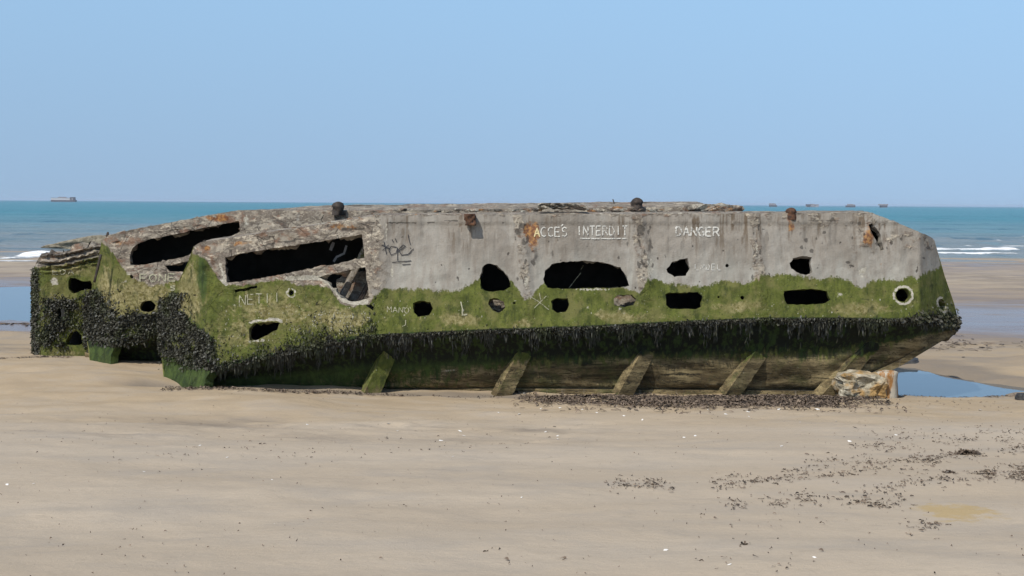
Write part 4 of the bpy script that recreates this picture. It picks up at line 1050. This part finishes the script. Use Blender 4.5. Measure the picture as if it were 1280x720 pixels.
def thing_rock(u, v, depth, rx, ry, rz, seed, label, mat, name='rock', amp=.3):
    c = at(np.array(float(u)), np.array(float(v)), depth)
    V, Fc = rock((0, 0, 0), rx, ry, rz, seed, amp, 3)
    o = mesh(name, V, Fc, mat); o.location = c; return tag(o, label, 'rock')
M_DROCK = mat_simple('dark_wet_rock', (.02, .02, .022), (.06, .058, .055), 5, .6, .8, (.03, .035, .02), .05)
M_TROCK = mat_simple('tan_rock', (.14, .12, .085), (.27, .24, .18), 3, .95, .9, (.07, .075, .035), .08)
thing_rock(1122, 459, 27.6, .45, .5, .22, 31, 'dark wet rock in the tide pool just behind the stern', M_DROCK, amp=.35)
g0 = ground_hit(1278, 500)
o = mesh('rock', *rock((0, 0, 0), .11, .1, .09, 8, .3, 3), M_DROCK); o.location = g0 + np.array([0, 0, .03]); tag(o, 'small dark rock at the right edge past the tide pool', 'rock')
# low reef in the surf beyond the stub
d = ray(np.array([112.]), np.array([311.]))[0]; t = (CAMZ - SEAZ) / -d[2]; cc = np.array([0, 0, CAMZ]) + d * t
V, Fc = rock((0, 0, 0), 3.4, 2.2, 1.15, 12, .3, 4); V = V.copy(); V[:, 2] *= .30 + .70 * sst(-3.2, 2.4, V[:, 0])
o = mesh('reef_rock', V, Fc, M_TROCK); o.location = cc; tag(o, 'low tan reef in the surf beyond the low stub', 'rock')

# slab on the deck and rubble
c = at(np.array(702.), np.array(266.5), 22.75); BASE = tuple(c)
V, Fc = bar((-.40, 0, .10), (.40, .02, .085), .085, .5, 0, .85, 16, .03, 6)
V = np.array(V); V[:, 2] += .05 * (fbm(V[:, 0] * 9, V[:, 1] * 9, 3, 8)) * sst(.55, .1, abs(V[:, 0]))
A_ = {k: np.zeros(len(V)) for k in ATT}; A_['rough'][:] = .8; A_['pale'][:] = .45
o = mesh('concrete_slab', V, Fc, M_HULL, None, A_); o.modifiers.new('crisp_edges', 'EDGE_SPLIT').split_angle = math.radians(35); o.location = c; tag(o, 'loose flat broken slab lying on the deck above the painted warning', 'rubble slab')
Vs, Fs, = [], []
def regD():
    r = RNG.random()
    if r < .13: return RNG.uniform(745, 800), 24.75, RNG.uniform(260, 263), 1
    if r < .34: return RNG.normal(888, 13), 24.7, RNG.uniform(257.5, 263), 1.8
    if r < .5: return RNG.uniform(490, 860), 24.72, RNG.uniform(261, 264.5), .8
    u = RNG.uniform(330, 1085)
    if u > 930 and RNG.random() < .6: u -= 400
    return u, 22.40 + abs(RNG.normal(0, .12)), float(np.interp(u, [330, 470, 1090], [291, 269, 266])), .55
for i in range(330):
    u, dd, v, big = regD(); s_ = RNG.uniform(.02, .065) * big
    V, Fc = rock(at(np.array(u), np.array(float(v)), dd), s_ * 1.7, s_, s_ * .55, 100 + i, .5, 1)
    b = len(Vs); Vs += V.tolist(); Fs += [[q + b for q in f] for f in Fc]
nv_ = len(V)
A_ = {k: np.zeros(len(Vs)) for k in ATT}; A_['rough'][:] = .7; A_['pale'] = np.repeat(RNG.random(len(Vs) // nv_), nv_) * .62; A_['rust'] = np.repeat(RNG.random(len(Vs) // nv_) ** 2, nv_) * .75; A_['dark'] = np.repeat(RNG.random(len(Vs) // nv_) ** 1.5, nv_) * .7
tag(mesh('concrete_rubble', Vs, Fs, M_HULL, None, A_, smooth=False), 'pale crumbled concrete scattered along the deck edges', 'rubble', kind='stuff')

# ================================================================== wrack on the sand
def litter(cloud, s0, s1, lift):
    V = []; Fc = []; T = []
    for (x_, y_, k) in cloud:
        z_ = gz(x_, y_); s_ = RNG.uniform(s0, s1) * k; a = RNG.uniform(0, 6.28); w = s_ * RNG.uniform(.1, .3)
        dx, dy = math.cos(a), math.sin(a); b = len(V); t = RNG.random(); up = RNG.uniform(0, lift); cv = RNG.normal(0, .25)
        for j in range(4):
            f = j / 3 - .5; ox = dx * f * s_ - dy * cv * s_ * (f * f); oy = dy * f * s_ + dx * cv * s_ * (f * f)
            h = z_ + .004 + up * (.25 - f * f) * 2 + RNG.uniform(0, .006)
            ww = w * (.4, 1, 1, .3)[j]
            V.append([x_ + ox - dy * ww / 2, y_ + oy + dx * ww / 2, h]); V.append([x_ + ox + dy * ww / 2, y_ + oy - dx * ww / 2, h + RNG.uniform(-.004, .012)]); T += [t, t]
        for j in range(3): Fc.append([b + 2 * j, b + 2 * j + 1, b + 2 * j + 3, b + 2 * j + 2])
    return V, Fc, T
def pix_cloud(lines, n, sv, k=1.0):
    out = []
    for (pts, wgt) in lines:
        pts = np.array(pts, float)
        for i in range(int(n * wgt)):
            t = RNG.uniform(0, len(pts) - 1); j = int(t); f = t - j
            p = pts[j] * (1 - f) + pts[min(j + 1, len(pts) - 1)] * f
            u, v = p[0] + RNG.normal(0, 7), p[1] + RNG.normal(0, sv)
            if RNG.random() > .12 + sst(.4, .7, float(fbm(np.array(u / 22), np.array(v / 4), 4, 66))): continue
            if v < 489: continue
            q = ground_hit(u, v); out.append((q[0], q[1], k))
    return out
cl = []
for i in range(14000):
    x_ = RNG.normal(3.0, 1.5); y_ = 21.60 + (RNG.normal(0, .42) if RNG.random() < .8 else -abs(RNG.normal(0, .8))) - .34 * float(blob(x_, 0, 3.4, 0, 1.3, 1)) + .5 * (float(fbm(np.array(x_ * 1.3), np.array(0.), 3, 29)) - .5)
    if not (.0 + .6 * RNG.random() < x_ < 5.9) or y_ > 22.6: continue
    if RNG.random() > sst(.25, .45, float(fbm(np.array(x_ * 1.6), np.array(y_ * 3), 3, 19))) : continue
    cl.append((x_, y_, 1))
for i in range(900):
    x_ = RNG.uniform(-5.6, 1.2); y_ = 21.75 + RNG.normal(0, .1) ; cl.append((x_, y_, .8)) if RNG.random() < sst(-1.0, -3.5, x_) + .15 else None
l1 = litter(cl, .05, .15, .08)
cl = pix_cloud([([(890, 606), (960, 598), (1050, 591), (1180, 572), (1290, 556)], 1.0), ([(1235, 596), (1290, 588)], .5), ([(905, 632), (1000, 626), (1130, 612)], .45), ([(1000, 578), (1130, 576), (1290, 560)], .6),
                ([(765, 607), (835, 606)], .25), ([(1060, 560), (1290, 545)], .35), ([(1130, 600), (1280, 592)], .5), ([(1060, 630), (1130, 628)], .3), ([(1130, 663), (1180, 655)], .1), ([(1060, 542), (1280, 540)], .2)], 1000, 4.5)
l2 = litter(cl, .010, .055, .007)
cl = pix_cloud([([(130, 575), (330, 562), (520, 562), (700, 545)], .6), ([(860, 650), (1180, 640)], .15), ([(300, 700), (1100, 690)], .12), ([(30, 540), (330, 530)], .1), ([(1100, 505), (1270, 503)], .5), ([(900, 700), (1000, 705)], .05), ([(0, 434), (40, 437)], .0)], 300, 9)
l3 = litter(cl, .015, .045, .01)
cl = [(RNG.uniform(-11.5, -8.3), 25.6 + RNG.normal(0, .12), 1) for i in range(160)]
cl += [(RNG.uniform(-16, -11.5), 35.0 + RNG.normal(0, .25), 2.5) for i in range(260)]
cl += [(RNG.normal(10.3, 1.0), 31 + RNG.normal(0, .8), 1.6) for i in range(120)]
l4 = litter(cl, .06, .16, .04)
cl = [(RNG.uniform(-7, 7) * y_ / 18, y_, 1) for y_ in RNG.uniform(7, 21, 700)]
l5 = litter(cl, .006, .022, .004)
cl = []
for i in range(500):
    k_ = RNG.integers(0, 3); a_, b_ = ((6.2, 22.3), (8.3, 22.45)) if k_ < 2 else ((8.3, 22.45), (9.9, 23.3)); f_ = RNG.random()
    cl.append((a_[0] + (b_[0] - a_[0]) * f_ + RNG.normal(0, .08), a_[1] + (b_[1] - a_[1]) * f_ + RNG.normal(0, .13), 1))
l6 = litter(cl, .02, .09, .02)
V, Fc, T = merge(l1, l2, l3, l4, l5, l6)
tag(mesh('seaweed_wrack', V, Fc, M_LIT, None, {'tint': T}), 'dark dry seaweed scraps strewn on the sand and banked along the hull', 'seaweed', kind='stuff')

for (u, v, n_, sz, lab) in ((1210, 567, 220, .085, 'bushy dark seaweed clump on the sand, largest of the scattered scraps'), (1186, 591, 160, .045, 'small black seaweed clump with a pale shell beside it'), (930, 681, 45, .035, 'lone dark seaweed tuft on the bare foreground sand'),):
    c = ground_hit(u, v); P = []; Nr = []
    for i in range(n_): P.append(np.array([RNG.normal(0, sz * .42), RNG.normal(0, sz * .34), abs(RNG.normal(0, sz * .1))])); Nr.append((0, 0, .25))
    V, Fc, T = clutter(P, Nr, sz * .55, RNG.random(n_) * .6)
    o = mesh('seaweed_clump', V, Fc, M_LIT, None, {'tint': T}); o.location = c; tag(o, lab, 'seaweed')

# shells
M_SHELL = mat_simple('white_shell', (.62, .6, .55), (.78, .76, .71), 30, .6, .3)
def shell_mesh():
    V = []; Fc = []; nr, na = 6, 13
    for i in range(nr):
        r = i / (nr - 1)
        for j in range(na):
            a = math.radians(-75 + 150 * j / (na - 1)); rib = 1 + .05 * math.cos(j * math.pi)
            rr = r * rib; V.append([rr * math.sin(a) * .95, rr * math.cos(a) - .5, .38 * math.sin(r * math.pi * .5) * math.cos(a * .8) * (1 - .75 * r * r) + .02])
    Fc = grid_faces(nr, na)
    me = bpy.data.meshes.new('shell'); me.from_pydata(V, [], Fc.tolist()); me.materials.append(M_SHELL); return me
SM = shell_mesh()
SH = [(655, 492, 3.5), (649, 518, 4), (767, 503, 3), (486, 530, 4), (384, 531, 3), (575, 539, 3.5), (551, 551, 4), (580, 545, 3), (284, 572, 3), (497, 539, 2.5), (697, 549, 3), (42, 605, 3.5), (9, 606, 4), (832, 688, 4.5), (652, 622, 3), (697, 545, 2.5), (676, 511, 2.5), (973, 512, 5), (1022, 512, 5), (907, 518, 3.5), (803, 525, 3), (780, 520, 2.5), (771, 508, 2.5), (843, 506, 3), (869, 545, 3.5), (855, 547, 3), (977, 558, 4), (1062, 552, 4.5), (936, 521, 2.5), (1184, 591, 6), (1120, 544, 3), (682, 540, 3), (1018, 697, 3.5), (912, 706, 3.5), (728, 512, 2.5), (1000, 528, 2.5), (700, 510, 3), (1225, 513, 4), (746, 516, 2.5), (623, 516, 3), (343, 655, 2), (566, 571, 2.5), (808, 507, 3), (885, 512, 2.5), (935, 515, 3), (1045, 527, 2.5), (1160, 545, 2.5), (250, 557, 2.5), (340, 600, 2), (180, 590, 2.5)]
for i, (u, v, s_) in enumerate(SH):
    o = bpy.data.objects.new('shell', SM); COL.objects.link(o); c = ground_hit(u, v); o.location = c + np.array([0, 0, .002])
    k = s_ * c[1] / F * .9; o.scale = (k, k, k); o.rotation_euler = (RNG.uniform(-.3, .5), RNG.uniform(-.3, .3), RNG.uniform(0, 6.28))
    tag(o, 'tiny white shell lying on the sand in front of the wreck', 'shell', 'white shells scattered on the sand')

# ================================================================== wrecks and caissons at sea
M_CAIS = mat_simple('far_grey_concrete', (.2, .17, .18), (.3, .27, .27), .2, .9, .2)
M_CAISD = mat_simple('far_dark_concrete', (.07, .055, .06), (.11, .09, .095), .2, .9, .2)
M_CAISL = mat_simple('far_pale_concrete', (.42, .4, .4), (.5, .48, .47), .2, .9, .2)
def boxes(name, bs, mat, parent):
    V = []; Fc = []
    for (x0, x1, y0, y1, z0, z1, tx) in bs:
        b = len(V)
        for z_, k in ((z0, 0), (z1, tx)):
            V += [[x0 + k, y0, z_], [x1 - k, y0, z_], [x1 - k, y1, z_], [x0 + k, y1, z_]]
        Fc += [[b, b + 3, b + 2, b + 1], [b + 4, b + 5, b + 6, b + 7]] + [[b + i, b + (i + 1) % 4, b + 4 + (i + 1) % 4, b + 4 + i] for i in range(4)]
    V = np.array(V); 
    return mesh(name, V + np.array(parent.location), Fc, mat, parent, smooth=False)
def sea_at(u, D):
    d = ray(np.array([float(u)]), np.array([255.]))[0]; return (d[0] * D / d[1], D, SEAZ)
D = 3300; s_ = D / F
e = empty('sea_caisson', sea_at(79, D), label='long pale flat topped caisson wreck alone on the left horizon', cat='caisson', group='caissons on the horizon')
boxes('hull', [(-15.2 * s_, 14.8 * s_, 0, 12, -1, 2.3 * s_, -.8)], M_CAISD, e)
boxes('side_wall', [(-15.2 * s_, 14 * s_, .4, 11, 2.3 * s_ + .01, 4.8 * s_, .5)], M_CAISL, e)
boxes('roof', [(-8 * s_, 4 * s_, 3, 9, 4.8 * s_ + .01, 6.2 * s_, 4), (-15.6 * s_, 7.5 * s_, 0, 11.4, 4.8 * s_ + .01, 5.2 * s_, .3)], M_CAIS, e)
boxes('turret', [(8.3 * s_, 10.8 * s_, 0, 8, 2.5 * s_, 5.9 * s_, .2), (11.6 * s_, 14.4 * s_, 0, 8, 2.5 * s_, 6.0 * s_, .5)], M_CAISD, e)
D = 3000; s_ = D / F
for (u, w, h, sh, lab) in ((967, 9, 2.9, 0, 'small dark caisson on the right horizon, nearest the far pontoon corner'), (1016, 15, 2.6, 1, 'low pale broken caisson on the right horizon, longest of four'), (1064, 11, 2.9, 2, 'stepped grey caisson on the right horizon, left of the flat topped one'), (1105, 11, 3.0, 3, 'flat topped caisson overhanging its base, farthest right on the horizon')):
    e = empty('sea_caisson', sea_at(u, D), label=lab, cat='caisson', group='caissons on the horizon')
    H = 2.0
    if sh == 0: bs = [(-w / 2, w / 2, 0, 12, -1, 1.9, 0), (-w / 2, w / 6, 0, 12, 1.92, H + h - 0.6, .0), (w / 4, w / 3, 0, 6, 1.92, h + .9, 0)]
    elif sh == 1: bs = [(-w / 2, -w / 5, 0, 12, -1, 3.4, .2), (-w / 8, w / 6, 0, 12, -1, h + 1.3, .3), (w / 5, w / 2, 0, 12, -1, h + .8, .1), (-w / 2, w / 2, 1, 11, -1, 1.7, 0)]
    elif sh == 2: bs = [(-w / 2, w / 2, 0, 12, -1, 2.2, .2), (-w / 3, w / 3.4, 0, 12, 2.22, h + 1.2, .6), (w / 2.6, w / 2.2, 0, 5, 2.22, h + .6, 0)]
    else: bs = [(-w / 3, w / 2.6, 0, 12, -1, 2.6, -.3), (-w / 2, w / 2, 0, 12, 2.62, h + 1.3, .4)]
    bs = [(a * s_, b * s_, c_, d_, z0 * (s_ if z0 > 0 else 1), z1 * s_, t_) for a, b, c_, d_, z0, z1, t_ in bs]
    boxes('lower_wall', bs[:1], M_CAISD, e); boxes('upper_wall', bs[1:], M_CAIS, e)

# ================================================================== sea air
me = bpy.data.meshes.new('haze'); bm = bmesh.new(); bmesh.ops.create_cube(bm, size=1); bm.to_mesh(me); bm.free()
ho = bpy.data.objects.new('haze', me); COL.objects.link(ho); ho.location = (0, 32000, 6); ho.scale = (92000, 65200, 34)
tag(ho, 'thin pale sea haze over the water', 'haze', kind='stuff')
hm = bpy.data.materials.new('thin_haze'); hm.use_nodes = True; hm.node_tree.nodes.clear()
ov = hm.node_tree.nodes.new('ShaderNodeOutputMaterial'); vs = hm.node_tree.nodes.new('ShaderNodeVolumePrincipled')
vs.inputs['Color'].default_value = (.66, .82, 1, 1); vs.inputs['Density'].default_value = 7e-5; vs.inputs['Anisotropy'].default_value = 0
hm.node_tree.links.new(vs.outputs[0], ov.inputs['Volume']); me.materials.append(hm)
# ================================================================== light
EL, AZ = math.radians(49), math.radians(38)      # sun behind the viewer's left shoulder
sd = Vector((-math.sin(AZ) * math.cos(EL), -math.cos(AZ) * math.cos(EL), math.sin(EL)))
sl = bpy.data.lights.new('sun', 'SUN'); so = bpy.data.objects.new('sun', sl); COL.objects.link(so)
sl.energy = 3.7; sl.angle = math.radians(.53); sl.color = (1, .955, .88)
so.rotation_euler = sd.to_track_quat('Z', 'Y').to_euler(); so.location = (-20, -20, 40)
w = bpy.data.worlds.new('World'); SC.world = w; w.use_nodes = True
nt = w.node_tree; nt.nodes.clear()
sk = nt.nodes.new('ShaderNodeTexSky'); sk.sky_type = 'NISHITA'; sk.sun_disc = False
sk.sun_elevation = EL; sk.sun_rotation = math.atan2(sd.x, sd.y); sk.altitude = 0; sk.air_density = 1.0; sk.dust_density = .8; sk.ozone_density = 2.5
bg = nt.nodes.new('ShaderNodeBackground'); bg.inputs[1].default_value = .15; ow = nt.nodes.new('ShaderNodeOutputWorld')
tc = nt.nodes.new('ShaderNodeTexCoord'); mp = nt.nodes.new('ShaderNodeMapping'); mp.inputs['Scale'].default_value = (1, 1, .62); mp.inputs['Location'].default_value = (0, 0, .26)
nt.links.new(tc.outputs['Generated'], mp.inputs[0]); nm = nt.nodes.new('ShaderNodeVectorMath'); nm.operation = 'NORMALIZE'; nt.links.new(mp.outputs[0], nm.inputs[0]); nt.links.new(nm.outputs[0], sk.inputs[0])
sz = nt.nodes.new('ShaderNodeSeparateXYZ'); nt.links.new(tc.outputs['Generated'], sz.inputs[0])
rp = nt.nodes.new('ShaderNodeValToRGB'); nt.links.new(sz.outputs[2], rp.inputs[0])
cr = rp.color_ramp; cr.elements[0].position = 0.0; cr.elements[0].color = (.70, .63, .55, 1); cr.elements[1].position = .17; cr.elements[1].color = (.95, .95, .82, 1)
e_ = cr.elements.new(.6); e_.color = (.5, .5, .5, 1)
mu = nt.nodes.new('ShaderNodeVectorMath'); mu.operation = 'MULTIPLY'; nt.links.new(sk.outputs[0], mu.inputs[0]); nt.links.new(rp.outputs[0], mu.inputs[1])
mu2 = nt.nodes.new('ShaderNodeVectorMath'); mu2.operation = 'SCALE'; mu2.inputs[3].default_value = 1.4; nt.links.new(mu.outputs[0], mu2.inputs[0])
nt.links.new(mu2.outputs[0], bg.inputs[0]); nt.links.new(bg.outputs[0], ow.inputs[0])

SC.view_settings.view_transform = 'Standard'; SC.view_settings.look = 'None'; SC.view_settings.gamma = 1; SC.view_settings.exposure = .3
SC.view_settings.use_curve_mapping = False
SC.render.engine = 'CYCLES'
SC.cycles.use_denoising = True; SC.cycles.max_bounces = 6; SC.cycles.transparent_max_bounces = 8
